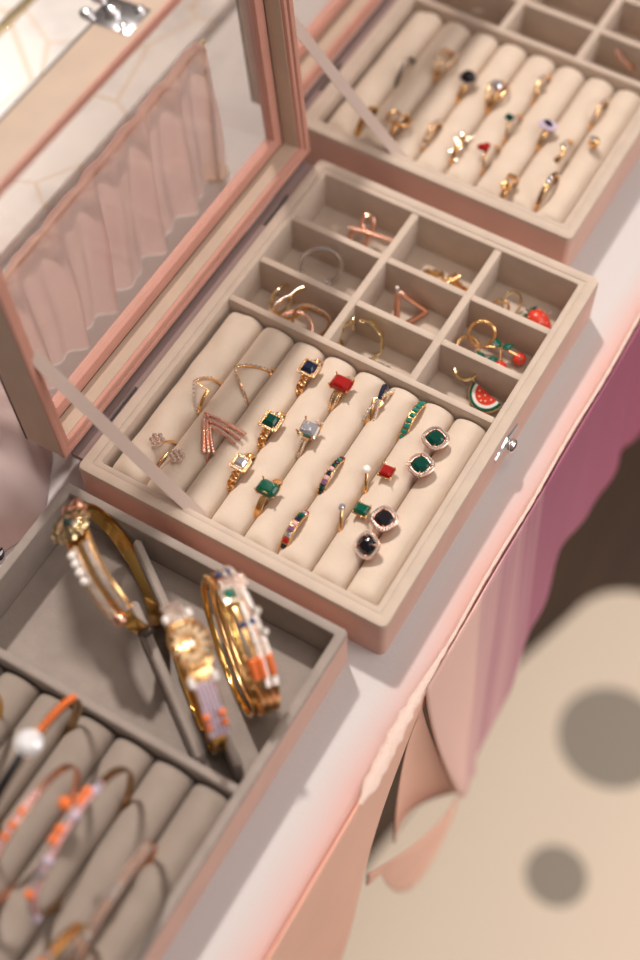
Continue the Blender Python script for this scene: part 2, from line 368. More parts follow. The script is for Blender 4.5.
def thru(a, m_, c, t): return quad3(a, Vector(m_) * 2 - (Vector(a) + Vector(c)) / 2, c, t)
def sash(u, v):
    A = thru((0.1960, -0.0010, -0.030), (0.2025, 0.0150, -0.120), (0.2105, 0.0540, -0.2800), u)
    B = thru((0.1970, -0.0045, -0.031), (0.1955, -0.0150, -0.0900), (0.1960, -0.0120, -0.2280), u)
    p = A.lerp(B, v); k = math.sin(PI * v) * u
    return (p.x - 0.012 * k, p.y, p.z - 0.016 * k * v)
def tail(u, v):
    A = thru((0.2107, 0.0545, -0.2805), (0.2112, 0.0062, -0.2317), (0.2000, -0.0560, -0.1500), u)
    k = 0.022 + 0.12 * math.sin(PI * min(1, u * 1.15)) ** 0.7
    return (A.x - 0.006 * v * math.sin(PI * u), A.y, A.z - k * v)
o = heightfield('sash', 26, 20, sash, sm_, thick=0.001); tag(o, 'peach sash folded open below the trim, its dark inside showing', 'sash')
o2 = heightfield('hem_fold', 26, 10, tail, sm_, thick=0.001); o2.parent = o
# ------------------------------------------------------------------ behind the box: marble slab, pink cloth, scarf
mm = bpy.data.materials.new('white_marble_gold_veins'); mm.use_nodes = True
n = mm.node_tree.nodes; l = mm.node_tree.links; b = n['Principled BSDF']; b.inputs['Roughness'].default_value = 0.35
co = n.new('ShaderNodeTexCoord')
nz = n.new('ShaderNodeTexNoise'); nz.inputs['Scale'].default_value = 18; nz.inputs['Detail'].default_value = 5
cr = n.new('ShaderNodeValToRGB'); cr.color_ramp.elements[0].position = .32; cr.color_ramp.elements[0].color = (0.55, 0.51, 0.49, 1); cr.color_ramp.elements[1].position = .52; cr.color_ramp.elements[1].color = (0.74, 0.69, 0.65, 1)
l.new(co.outputs['Object'], nz.inputs['Vector']); l.new(nz.outputs['Fac'], cr.inputs['Fac'])
vo = n.new('ShaderNodeTexVoronoi'); vo.feature = 'DISTANCE_TO_EDGE'; vo.inputs['Scale'].default_value = 16
l.new(co.outputs['Object'], vo.inputs['Vector'])
lt = n.new('ShaderNodeMath'); lt.operation = 'LESS_THAN'; lt.inputs[1].default_value = 0.016; l.new(vo.outputs['Distance'], lt.inputs[0])
ml = n.new('ShaderNodeMath'); ml.operation = 'MULTIPLY'; ml.inputs[1].default_value = 0.6; l.new(lt.outputs[0], ml.inputs[0])
mix = n.new('ShaderNodeMix'); mix.data_type = 'RGBA'; mix.inputs['B'].default_value = (0.58, 0.40, 0.22, 1); l.new(ml.outputs[0], mix.inputs['Factor']); l.new(cr.outputs['Color'], mix.inputs['A']); l.new(mix.outputs['Result'], b.inputs['Base Color'])
sl = thing('marble_board', 'white marble board with gold veins behind the open glass lid', 'board', (-0.30, 0.22, 0))
bm = BM(); box(bm, -0.20, 0.172, -0.30, 0.42, 0.0, 0.008, 0.0012); obj('slab', bm, mm, sl)
bm = BM(); box(bm, 0.0595, 0.0665, -0.30, 0.42, 0.0080, 0.0088, 0.0003); g = obj('gold_inlay', bm, M['pale'], sl); g['label'] = 'matte gold strip'

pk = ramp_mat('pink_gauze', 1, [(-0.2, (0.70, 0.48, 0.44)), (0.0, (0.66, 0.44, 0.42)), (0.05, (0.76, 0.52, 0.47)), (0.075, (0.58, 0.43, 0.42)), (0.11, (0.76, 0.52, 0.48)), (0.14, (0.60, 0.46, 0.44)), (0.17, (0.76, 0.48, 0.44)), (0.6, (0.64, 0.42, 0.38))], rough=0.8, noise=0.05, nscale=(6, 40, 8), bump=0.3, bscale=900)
n = pk.node_tree.nodes; l = pk.node_tree.links; b = n['Principled BSDF']
tl = n.new('ShaderNodeBsdfTranslucent'); tl.inputs['Color'].default_value = (0.92, 0.62, 0.56, 1); tp = n.new('ShaderNodeBsdfTransparent'); m1 = n.new('ShaderNodeMixShader'); m2 = n.new('ShaderNodeMixShader'); m1.inputs[0].default_value = 0.6; m2.inputs[0].default_value = 0.18
l.new(b.outputs[0], m1.inputs[1]); l.new(tl.outputs[0], m1.inputs[2]); l.new(m1.outputs[0], m2.inputs[1]); l.new(tp.outputs[0], m2.inputs[2]); l.new(m2.outputs[0], n['Material Output'].inputs['Surface'])
dr = thing('gauze_stand', 'low rail hung with pale pink pleated gauze behind the open glass lid', 'curtain', (-0.062, 0.125, 0))
def gauze(u, v):
    y = -0.094 + v * 0.186
    zt = 0.0885 + 0.010 * v
    a = u * 1.25
    amp = 0.15 + 0.85 * min(1, u * 1.6)
    f_ = 0.0034 * math.sin(y * 230 + 0.8 * math.sin(y * 60)) + 0.0020 * math.sin(y * 410 + 2)
    if a < 0.25: t = a / 0.25; x = -0.0035 * math.cos(t * PI); z = zt + 0.0035 * math.sin(t * PI)
    else: x = 0.0035; z = zt * (1 - (a - 0.25))
    return (x + f_ * amp, y + 0.002 * math.sin(u * 5 + y * 40), max(0.0006, z))
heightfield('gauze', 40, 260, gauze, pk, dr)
bm = BM(); cyl(bm, (0, -0.100, 0.0885), (0, 0.096, 0.0975), 0.0016, 10); obj('rail', bm, M['pale'], dr)
for y, zt in ((-0.098, 0.0885), (0.094, 0.0975)):
    bm = BM(); cyl(bm, (0, y, 0.0), (0, y, zt), 0.0014, 10); cyl(bm, (0, y, 0), (0, y, 0.002), 0.008, 20); obj('post', bm, M['pale'], dr)
sc = ramp_mat('lavender_satin', 0, [(-0.10, (0.60, 0.42, 0.42)), (-0.03, (0.50, 0.40, 0.44)), (0.02, (0.60, 0.45, 0.43)), (0.09, (0.50, 0.40, 0.385))], rough=0.35, noise=0.05, nscale=(20, 20, 20), sheen=0.2)
def scarf(u, v):
    a = 2 * PI * v; r = u
    rx = 0.082 * (1 + 0.05 * math.sin(3 * a + 1) + 0.02 * math.sin(11 * a)); ry = 0.078 * (1 + 0.06 * math.sin(4 * a))
    x = rx * r * math.cos(a); y = ry * r * math.sin(a)
    fold = 0.5 + 0.5 * math.sin(9 * a + 5 * r + 1.5 * math.sin(2 * a))
    k = 0.0008 + 0.080 * max(0, 1 - r ** 1.7) ** 0.85 * (1 - 0.30 * r * fold ** 3 + 0.08 * math.sin(17 * a - 3 * r) * r)  # heap made taller and carried out of view to shade the table
    return (x, y, k)
o = heightfield('satin_scarf', 40, 200, scarf, sc); o.location = (-0.098, -0.034, 0)
tag(o, 'crumpled lavender pink satin scarf heaped beside the lid', 'scarf')
bm = BM(); cyl(bm, (0, 0, 0), (0, 0, 0.004), 0.0042, 20); cyl(bm, (0, 0, 0.004), (0, 0, 0.0065), 0.003, 20, 0.002)
o = obj('black_button', bm, M['blackplastic']); o.location = (-0.0195, -0.0485, 0)
tag(o, 'small round black button on the table by the satin scarf', 'button')

# ------------------------------------------------------------------ jewellery boxes
RU0, RP = 0.0125, 0.01888                 # first roll edge and roll pitch
def roll_bm(x0, x1, y0, y1, zb, zt, wr=0.0, seed=0):
    """a padded velvet finger: flat underside, round back, soft ends"""
    bm = BM(); rx = (x1 - x0) / 2; cx = (x0 + x1) / 2; rnd = random.Random(seed)
    ph = [rnd.uniform(0, 6) for _ in range(4)]
    N = 40; loops = []
    fr = 0.0055
    for i in range(N + 1):
        t = i / N
        s = 0.5 - 0.5 * math.cos(PI * t)
        y = y0 + (y1 - y0) * s
        d = min(y - y0, y1 - y)
        k = 1.0 if d >= fr else math.sqrt(max(0.0, 1 - (1 - d / fr) ** 2))
        sc_ = 0.55 + 0.45 * k
        zz = zt - (1 - k) * 0.0055
        lp = [(cx + rx * (0.9 + 0.1 * k), y, zb), ]
        nn = 14
        zc = zt - rx * 0.98
        for j in range(nn + 1):
            a = PI * j / nn
            px = cx + rx * math.cos(a) * (0.93 + 0.07 * k)
            pz = zc + (zz - zc) * math.sin(a) ** 0.9
            if wr: pz += wr * math.sin(a) * (math.sin(y * 210 + px * 300 + ph[0]) + 0.6 * math.sin(y * 330 - px * 500 + ph[1]))
            lp.append((px, y, pz))
        lp.append((cx - rx * (0.9 + 0.1 * k), y, zb))
        loops.append(lp)
    loft(bm, loops, cap0=True, cap1=True)
    return bm

def jewellery_box(label):
    t = thing('jewellery_box', label, 'jewellery box')
    bm = BM(); frame(bm, 0, W, 0, L, 0.0052, 0.0, H - 0.0022, r=0.0035, b=0.0004); box(bm, 0.004, W - 0.004, 0.004, L - 0.004, 0.0, 0.003); obj('outer_case', bm, M['pink'], t)
    bm = BM(); frame(bm, 0.0002, W - 0.0002, 0.0002, L - 0.0002, 0.0056, H - 0.0028, H, r=0.0034, b=0.0010); obj('rim', bm, M['suede'], t)
    bm = BM(); frame(bm, 0.0054, W - 0.0054, 0.0054, L - 0.0054, 0.0036, 0.003, H - 0.0003, r=0.0012, b=0.0009); box(bm, 0.006, W - 0.006, 0.006, L - 0.006, 0.003, 0.0055); obj('lining', bm, M['suede'], t)
    for k in range(8):
        obj('ring_roll', roll_bm(RU0 + RP * k + 0.0001 - (0.002 if k == 0 else 0), RU0 + RP * (k + 1) - 0.0001, 0.0098, 0.1247, 0.006, H - 0.0026, 0.0006 if k == 0 else 0.0001, k), M['roll'], t)
    # compartments
    xi0, xi1, yi0, yi1 = 0.0088, W - 0.0088, 0.1258, L - 0.0088
    bm = BM(); box(bm, xi0, xi1, 0.1252, 0.1292, 0.005, H - 0.0006, 0.0008); obj('divider', bm, M['suede'], t)
    for x in (0.0660, 0.1165):
        bm = BM(); box(bm, x - 0.0022, x + 0.0022, 0.1280, yi1 + 0.0004, 0.005, H - 0.0010, 0.0008); obj('divider', bm, M['suede'], t)
    for xa, xb in ((xi0 - 0.0002, 0.0645), (0.0675, 0.1150), (0.1180, xi1 + 0.0002)):
        for y in (0.1582, 0.1915):
            bm = BM(); box(bm, xa, xb, y - 0.0021, y + 0.0021, 0.005, H - 0.0018, 0.0007); obj('divider', bm, M['suede'], t)
    # clasp: a bow-shaped plate with a round turning knob
    bm = BM()
    lpz = lambda y: 0.0016 + 0.0042 * max(0, 1 - abs(y) / 0.0125) ** 1.3
    loft(bm, [[(W - 0.0002, 0.1250 + y, 0.0195 - lpz(y)), (W + 0.0009, 0.1250 + y, 0.0195 - lpz(y) * .8), (W + 0.0009, 0.1250 + y, 0.0195 + lpz(y) * .8), (W - 0.0002, 0.1250 + y, 0.0195 + lpz(y))] for y in [(-0.0125 + 0.025 * i / 20) for i in range(21)]], cap0=True, cap1=True)
    cl = obj('clasp', bm, M['silver'], t)
    bm = BM(); cyl(bm, (W + 0.0008, 0.1250, 0.0195), (W + 0.0035, 0.1250, 0.0195), 0.0032, 20); ico(bm, (W + 0.0038, 0.1250, 0.0195), 0.0044, 3, (0.55, 1, 1)); obj('knob', bm, M['silver'], cl)
    # lid, hinged along x = 0 and leaning 5 degrees back
    lm = thing('lid', None, None); del_keys = None
    lm.parent = t; lm.location = (-0.0055, 0, H + 0.0018); lm.rotation_euler = (0, R_(-5), 0)
    hs, dp = 0.1675, 0.0225
    def lframe(x0, x1, ins, th, b):        # frame lying in the y-z plane, x from x0 (back) to x1 (front)
        bmx = BM(); frame(bmx, ins, hs - ins, ins, L - ins, th, x0, x1, r=0.003 if ins == 0 else 0.001, b=b)
        for v_ in bmx.verts: x, y, z = v_.co; v_.co = (z, y, x)
        return bmx
    obj('lid_side', lframe(-dp, -0.0012, 0, 0.0042, 0.0004), M['lidtan'], lm)
    obj('lid_rim', lframe(-0.0036, 0.0, 0.0001, 0.0040, 0.0011), M['salmon'], lm)
    obj('lid_lip', lframe(-0.0100, -0.0012, 0.0041, 0.0030, 0.0010), M['salmon'], lm)
    obj('inner_lining', lframe(-dp + 0.006, -0.0035, 0.0060, 0.0016, 0.0003), M['lidtan'], lm)
    obj('seam', lframe(-0.0155, -0.0128, 0.0071, 0.0011, 0.0002), M['seam'], lm)
    obj('pane_frame', lframe(-0.0185, -0.0126, 0.0081, 0.0075, 0.0008), M['salmon'], lm)
    bm = BM(); box(bm, -0.0166, -0.0146, 0.014, L - 0.014, 0.014, hs - 0.014); obj('glass_pane', bm, M['glass'], lm)
    bm = BM(); frame(bm, 0.0, hs, 0, L, 0.003, -dp - 0.0016, -dp, r=0.003, b=0.0004)
    for v_ in bm.verts: x, y, z = v_.co; v_.co = (z, y, x)
    obj('back_edge_strip', bm, M['seam'], lm)  # thin dark strip round the lid's back edge
    # latch plate of the clasp on the lid
    bm = BM(); box(bm, -0.026, -0.004, 0.1165, 0.1345, hs - 0.0004, hs + 0.0008, 0.0004)
    for dy in (-0.006, 0.006): ico(bm, (-0.008, 0.1255 + dy, hs + 0.0012), 0.0028, 2, (1, 1, 0.7))
    ico(bm, (-0.019, 0.1255, hs + 0.0018), 0.0044, 2, (1.1, 1, 0.6)); ico(bm, (-0.028, 0.1195, hs + 0.001), 0.0032, 2, (1.2, 1, 0.8)); ico(bm, (-0.030, 0.131, hs + 0.001), 0.0036, 2, (1.2, 1, 0.8))
    obj('latch', bm, M['silver'], lm)
    bm = BM(); box(bm, -0.0075, 0.0012, 0.006, L - 0.006, H - 0.0050, H - 0.0012, 0.0004); obj('gap_shade_strip', bm, M['mauve'], t)  # strip added across the hinge gap, its colour standing for shade
    for y in (0.042, 0.190):
        bm = BM(); cyl(bm, (-0.0012, y - 0.012, H - 0.0004), (-0.0012, y - 0.0004, H - 0.0004), 0.0007, 10); cyl(bm, (-0.0012, y + 0.0004, H - 0.0004), (-0.0012, y + 0.012, H - 0.0004), 0.0007, 10)
        obj('hinge', bm, M['seam'], t)
    # stay ribbon from the lid's near end to the box's near wall
    bm = BM(); a = Vector((-0.0135, 0.0062, H + 0.0018 + 0.074)); c = Vector((0.0655, 0.0100, H - 0.006)); n_ = 20
    d_ = (c - a).normalized(); sd = d_.cross(Vector((0.35, -0.35, 0.86))).normalized(); up_ = d_.cross(sd)
    loops = []
    for i in range(n_ + 1):
        p = a.lerp(c, i / n_) - Vector((0, 0, 0.0012 * math.sin(PI * i / n_)))
        hw = 0.0032
        loops.append([p + sd * hw + up_ * 0.0003, p - sd * hw + up_ * 0.0003, p - sd * hw - up_ * 0.0003, p + sd * hw - up_ * 0.0003])
    loft(bm, loops, cap0=True, cap1=True); obj('stay_ribbon', bm, M['ribbon'], t)
    return t
box_a = jewellery_box('middle pink and beige jewellery box, glass lid open, filled with gem rings on rolls')
for k_ in ('label', 'category'):
    for o in list(COL.objects):
        if o.name.startswith('lid') and o.parent and k_ in o.keys(): del o[k_]
BX, BY = -0.0250, 0.2509
box_b = copy_tree(box_a); box_b.location = (BX, BY, 0)
box_b['label'] = 'farther pink and beige jewellery box in the upper right, holding blurred gold rings'
box_a['group'] = box_b['group'] = 'matching jewellery boxes with glass lids'

# the lidless bangle tray in front
TW, TL = 0.1585, 0.235
tray = thing('bangle_tray', 'grey taupe jewellery tray at the lower left holding bangles', 'jewellery tray')
tray.location = (0.0005, -0.0085 - TL, 0); 
bm = BM(); frame(bm, 0, TW, 0, TL, 0.0040, 0.0, H - 0.0022, r=0.003, b=0.0004); box(bm, 0.003, TW - 0.003, 0.003, TL - 0.003, 0, 0.0026); obj('outer_case', bm, M['pink'], tray)
bm = BM(); frame(bm, 0.0002, TW - 0.0002, 0.0002, TL - 0.0002, 0.0050, H - 0.0026, H, r=0.0028, b=0.0011); obj('rim', bm, M['taupe'], tray)
bm = BM(); frame(bm, 0.0030, TW - 0.0030, 0.0030, TL - 0.0030, 0.0018, 0.0025, H - 0.0024, r=0.001, b=0.0003); box(bm, 0.005, TW - 0.005, 0.005, TL - 0.005, 0.0024, 0.0042); obj('lining', bm, M['taupe'], tray)
dv = 0.1460
bm = BM(); box(bm, 0.0046, TW - 0.0046, dv - 0.0022, dv + 0.0022, 0.004, H - 0.0008, 0.0012, 3); obj('divider', bm, M['taupe'], tray)
for k in range(7):
    x1 = 0.1545 - 0.0209 * k
    obj('ring_roll', roll_bm(x1 - 0.0207, x1, 0.0075, dv - 0.0030, 0.0044, H - 0.004, 0.00015, 20 + k), M['taupe_roll'], tray)
ddir = Vector((0.83, -0.558, 0)).normalized(); dn_ = Vector((0.558, 0.83, 0))
def bar(p0, p1, zt):
    bmx = BM(); p0 = Vector(p0); p1 = Vector(p1); d = (p1 - p0).normalized(); s_ = Vector((-d.y, d.x, 0))
    loops = []
    for p, k in ((p0, .5), (p0 + d * .001, 1), (p1 - d * .001, 1), (p1, .5)):
        hw = 0.0021 * k
        loops.append([Vector((p.x, p.y, 0.0043)) - s_ * hw, Vector((p.x, p.y, 0.0043)) + s_ * hw, Vector((p.x, p.y, zt - 0.001)) + s_ * hw, Vector((p.x, p.y, zt)) + s_ * hw * .5, Vector((p.x, p.y, zt)) - s_ * hw * .5, Vector((p.x, p.y, zt - 0.001)) - s_ * hw])
    loft(bmx, loops, cap0=True, cap1=True)
    return bmx
b1 = obj('divider_strip', bar((0.0465, -0.0170, 0), (0.1480, -0.0870, 0), 0.0265), M['taupe']); tag(b1, 'loose taupe velvet divider strip standing diagonally between two gold bangles', 'divider', 'loose divider strips in the tray')
b2 = obj('divider_strip', bar((0.0635, -0.0445, 0), (0.1310, -0.0920, 0), 0.0265), M['taupe']); tag(b2, 'loose taupe divider strip nearer the rolls, left of the sunflower bangle', 'divider', 'loose divider strips in the tray')

# ------------------------------------------------------------------ rings
ROTV = Quaternion((0, 0, 1), PI / 2)       # local x -> along the rolls
RR = 0.0122
RG = 'rings on the rolls of the middle box'; RGB = 'rings on the rolls of the farther box'
def slot_u(k): return RU0 + RP * k
def ring_thing(label, k, v, top=H + 0.0015, R=RR, base=(0, 0), yaw=0, group=RG, name='ring', cat='ring', tilt=0):
    cz = top - R
    q = Quaternion((0, 0, 1), PI / 2 + R_(yaw)) @ Quaternion((1, 0, 0), R_(tilt))
    return thing(name, label, cat, (slot_u(k) + base[0] + (0.0018 if k in (5, 6) and base[1] == 0 and base[0] == 0 else 0), v + base[1], cz), q, group)
def band(t, m, R=RR, w=0.0022, tk=0.0013, yf=None, wf=None, a0=0, a1=360, name='band', rf=None):
    bm = BM(); hoop(bm, R - tk / 2, wf or w, tk, yf, a0, a1, rf=rf); return obj(name, bm, m, t)
def chain_band(t, m, R=RR, w=0.0036):
    bm = BM(); hoop(bm, R - 0.0008, w * .75, 0.0009)
    for s in (-1, 1):
        for i in range(11):
            a = R_(s * (26 + i * 10.5)); c = Vector((math.sin(a) * R, 0, math.cos(a) * R)); tg = Vector((math.cos(a), 0, -math.sin(a))); rad = Vector((math.sin(a), 0, math.cos(a)))
            tube(bm, [c + tg * (0.0012 * math.cos(b_)) + Vector((0, 0.0018 * math.sin(b_), 0)) for b_ in [2 * PI * j / 10 for j in range(10)]], 0.00055, 5, closed=True)
    return obj('band', bm, m, t)
def prongs(bm, pts, z0, z1, r=0.0004, lean=0.85):
    for x, y in pts: cyl(bm, (x * lean, y * lean, z0), (x, y, z1), r, 6); ico(bm, (x, y, z1), r * 1.15, 1)
def halo_head(t, m, gemm, a, z, p=4, haloscale=1.34, pavem=None, count=22, b=None, h=0.0022, nm='stone'):
    b = b or a
    out = sup(a, b, p, 16); ho = sup(a * haloscale, b * haloscale, p, 32)
    bm = BM(); loft(bm, [[(x * .5, y * .5, z - 0.0030) for x, y in ho], [(x * 1.0, y * 1.0, z - 0.0010) for x, y in ho], [(x * 1.03, y * 1.03, z - 0.0002) for x, y in ho], [(x * .98, y * .98, z + 0.0001) for x, y in ho]], cap0=True, cap1=True)
    prongs(bm, [(out[i][0] * 1.03, out[i][1] * 1.03) for i in (2, 6, 10, 14)], z - 0.001, z + h * 0.75, 0.00045)
    obj('setting', bm, m, t)
    bm = BM(); stone_cut(bm, out, h, Matrix.Translation((0, 0, z + 0.0003))); obj(nm, bm, gemm, t, flat=True)
    bm = BM()
    for q in along([(x * (1 + haloscale) / (2 * haloscale) * 1.02, y * (1 + haloscale) / (2 * haloscale) * 1.02) for x, y in ho], count): ico(bm, (q.x, q.y, z + 0.0003), a * (haloscale - 1) * 0.52, 1)
    obj('halo', bm, pavem or M['pave'], t, flat=True)
def pave_arc(bm, R, angs, y, r, yf=None):
    for d in angs:
        a = R_(d); yy = yf(d) if yf else y
        ico(bm, (math.sin(a) * R, yy, math.cos(a) * R), r, 1)
def frange(a, b, n_): return [a + (b - a) * i / (n_ - 1) for i in range(n_)]

# square halo rings with chain bands (third slot)
for lab, v, g, a in (('gold ring with square navy halo stone and chain band, nearest the dividers', 0.1080, 'navy', 0.0036),
                     ('gold ring with square emerald halo stone and braided chain band', 0.0708, 'darkgreen', 0.0037),
                     ('gold ring with square clear halo stone and chain band, near the front wall', 0.0425, 'clear', 0.0032)):
    t = ring_thing(lab, 3, v - 0.001, top=H + 0.0002, group='square halo rings in the third slot'); chain_band(t, M['gold'])
    halo_head(t, M['gold'] , M[g], a, RR + 0.0018, p=7, count=24, haloscale=1.36)
# ruby emerald-cut
t = ring_thing('gold ring with large rectangular red stone and ribbed band', 4, 0.1068, top=H + 0.0002)
band(t, M['gold'], wf=lambda d: 0.0034 + 0.0016 * math.exp(-((abs(((d + 180) % 360) - 180) - 30) / 22) ** 2), tk=0.0014)
bm = BM()
for s in (-1, 1):
    for y in (-0.0011, 0.0011): pave_arc(bm, RR, [s * q for q in frange(28, 70, 7)], y, 0.0006)
obj('side_stones', bm, M['pave'], t, flat=True)
bm = BM(); step_cut(bm, 0.0086, 0.0108, 0.0028, 0.18, Matrix.Translation((0, 0, RR + 0.0016))); obj('stone', bm, M['ruby'], t, flat=True)
bm = BM(); step_cut(bm, 0.0078, 0.0100, 0.0012, 0.18, Matrix.Translation((0, 0, RR + 0.0002))); prongs(bm, [(sx_ * 0.0040, sy_ * 0.0051) for sx_ in (-1, 1) for sy_ in (-1, 1)], RR - 0.001, RR + 0.0030, 0.0005); obj('setting', bm, M['gold'], t)
# clear princess solitaire
t = ring_thing('gold solitaire ring with big square clear stone and pave shoulders', 4, 0.0748, top=H + 0.0002)
band(t, M['gold'], w=0.0034)
bm = BM()
for s in (-1, 1):
    for y in (-0.0010, 0.0010): pave_arc(bm, RR + 0.0001, [s * q for q in frange(24, 84, 10)], y, 0.0008)
obj('side_stones', bm, M['pave'], t, flat=True)
bm = BM(); stone_cut(bm, sup(0.0049, 0.0049, 8, 16), 0.0026, Matrix.Translation((0, 0, RR + 0.0022)) @ Matrix.Rotation(R_(8), 4, 'Z')); obj('stone', bm, M['clear'], t, flat=True)
bm = BM(); step_cut(bm, 0.0072, 0.0072, 0.0016, 0.1, Matrix.Translation((0, 0, RR + 0.0002))); prongs(bm, [(sx_ * 0.0044, sy_ * 0.0044) for sx_ in (-1, 1) for sy_ in (-1, 1)], RR - 0.001, RR + 0.0040, 0.0006); obj('setting', bm, M['gold'], t)
# emerald-cut emerald
t = ring_thing('gold ring with bright emerald-cut green stone on plain ribbed band', 4, 0.0358, top=H + 0.0002)
band(t, M['gold'], wf=lambda d: 0.0042 - 0.0010 * math.cos(R_(d)) ** 2, tk=0.0013)
bm = BM()
for y in (-0.0011, 0.0011): hoop(bm, RR + 0.0001, 0.0009, 0.0008, lambda d, y=y: y, 20, 340)
obj('ridge', bm, M['gold'], t)
bm = BM(); step_cut(bm, 0.0084, 0.0106, 0.0030, 0.22, Matrix.Translation((0, 0, RR + 0.0018))); obj('stone', bm, M['emerald'], t, flat=True)
bm = BM(); step_cut(bm, 0.0074, 0.0094, 0.0013, 0.2, Matrix.Translation((0, 0, RR + 0.0003))); prongs(bm, [(sx_ * 0.0038, sy_ * 0.0049) for sx_ in (-1, 1) for sy_ in (-1, 1)], RR - 0.001, RR + 0.0032, 0.0005); obj('setting', bm, M['gold'], t)

# band rings (sixth and seventh slots)
def stone_band(label, k, v, stones, w=0.0034, R=0.0124, a=58, size=0.0013, long=False, top=H + 0.0008, m='gold', yaw=0, stud=True):
    t = ring_thing(label, k, v, top=top, R=R, yaw=yaw); band(t, M[m], R=R, w=w, tk=0.0014)
    angs = frange(-a, a, len(stones))
    for d, s in zip(angs, stones):
        an = R_(d); mt = Matrix.Translation((math.sin(an) * R, 0, math.cos(an) * R)) @ Matrix.Rotation(an, 4, 'Y')
        bmx = BM()
        if long: step_cut(bmx, size * 1.55, w * 0.72, 0.0009, 0.12, mt)
        else: stone_cut(bmx, sup(size, size, 3, 12), 0.0010, mt)
        o_ = obj('stone', bmx, M[s], t, flat=True)
        o_['label'] = {'emerald': 'green stone', 'darkgreen': 'dark green stone', 'purple': 'violet stone', 'navy': 'navy stone', 'blush': 'blush pink stone', 'black': 'black stone', 'blue': 'blue stone', 'teal': 'teal stone', 'clear': 'clear stone', 'ruby': 'red stone'}[s]
    if stud:
        bmx = BM()
        for i in range(len(angs) - 1):
            an = R_((angs[i] + angs[i + 1]) / 2)
            for y in (-w * .42, w * .42): ico(bmx, (math.sin(an) * R, y, math.cos(an) * R), 0.00045, 1)
        obj('claw', bmx, M[m], t)
    return t
stone_band('gold band ring set with a row of small mixed dark round stones', 5, 0.0615, ['black', 'darkgreen', 'purple', 'blush', 'navy', 'blush', 'darkgreen', 'navy', 'teal', 'black', 'ruby'], size=0.0014, w=0.0036, R=0.0130)
stone_band('wide gold band ring with square violet, green and blush stones, nearest the front wall', 5, 0.0265, ['black', 'ruby', 'clear', 'purple', 'blush', 'navy', 'emerald', 'clear', 'ruby'], long=True, w=0.0044, size=0.0018, R=0.0126)
stone_band('thin gold ring with a row of teal baguette stones', 6, 0.1105, ['teal'] * 10, long=True, w=0.0042, size=0.0016, R=0.0132, a=62)
# crossover ring
t = ring_thing('gold crossover ring with a navy swirl and pink crystal rows', 5, 0.1095, top=H + 0.0008, R=0.0130)
R2 = 0.0130
yA = lambda d: 0.0032 * math.sin(R_(d) * 1.15); yB = lambda d: -0.0032 * math.sin(R_(d) * 1.15)
band(t, M['gold'], R=R2, w=0.0018, yf=yA); band(t, M['gold'], R=R2 - 0.0003, w=0.0018, yf=yB)
bm = BM(); pave_arc(bm, R2 + 0.0001, frange(-70, -2, 12), 0, 0.0010, yA); obj('crystals', bm, M['pave_rose'], t, flat=True)
bm = BM(); pave_arc(bm, R2 + 0.0002, frange(0, 64, 9), 0, 0.0014, yA); o = obj('dark_stones', bm, M['navy'], t, flat=True); o['label'] = 'row of navy stones'
bm = BM(); pave_arc(bm, R2, frange(-60, 60, 16), 0, 0.0009, yB); o = obj('crystals', bm, M['pave'], t, flat=True)

# open rings with two stones (seventh slot)
def open_ring(label, v, pm_, stone, psize, pear, off):
    t = ring_thing(label, 6, v, top=H + 0.0006, R=0.0112, group='open two-stone rings in the seventh slot')
    ya = lambda d: 0.0036 * max(0, 1 - abs(d + 12) / 55) ** 1.5
    yb = lambda d: -0.0042 * max(0, 1 - abs(d - 14) / 55) ** 1.5
    bmx = BM(); hoop(bmx, 0.0108, 0.0019, 0.0014, ya, -180, -10, 44); hoop(bmx, 0.0108, 0.0019, 0.0014, yb, 10, 180, 44); obj('band', bmx, M['gold'], t)
    pa, pb = R_(-10), R_(10)
    bmx = BM(); pa_p = Vector((math.sin(pa) * 0.0112, 0.0040, math.cos(pa) * 0.0112 + 0.0012))
    stone_cut(bmx, sup(0.0024, 0.0022, 2, 12) if not pear else sup(0.0024, 0.0018, 1.8, 12), 0.0012, Matrix.Translation(pa_p)); o_ = obj('small_stone', bmx, M['pearl'] if not pear else M['clear'], t, flat=True); o_['label'] = 'small white stone'
    bmx = BM(); stp = Vector((math.sin(pb) * 0.0112, -0.0050, math.cos(pb) * 0.0112 + 0.0012)); mt = Matrix.Translation(stp) @ Matrix.Rotation(R_(off), 4, 'Z'); step_cut(bmx, psize[0], psize[1], 0.0017, 0.1, mt); obj('stone', bmx, M[stone], t, flat=True)
    bmx = BM(); step_cut(bmx, psize[0] * 1.12, psize[1] * 1.12, 0.0007, 0.05, Matrix.Translation((0, 0, -0.0010)) @ mt)
    for sx_ in (-1, 1):
        for sy_ in (-1, 1):
            p = mt @ Vector((sx_ * psize[0] * .5, sy_ * psize[1] * .5, 0.0006)); ico(bmx, p, 0.0006, 1)
    ico(bmx, pa_p - Vector((0, 0, 0.0009)), 0.0016, 1); obj('setting', bmx, M['gold'], t)
    bmx = BM(); pave_arc(bmx, 0.0113, frange(20, 58, 7), 0, 0.0006, yb); obj('side_stones', bmx, M['pave'], t, flat=True)
open_ring('open gold ring with a small white stone and a square red stone', 0.0715, 'pearl', 'ruby', (0.0066, 0.0066), False, 6)
open_ring('open gold ring with a pear white stone and a square green stone', 0.0470, 'pearl', 'emerald', (0.0062, 0.0070), True, 4)

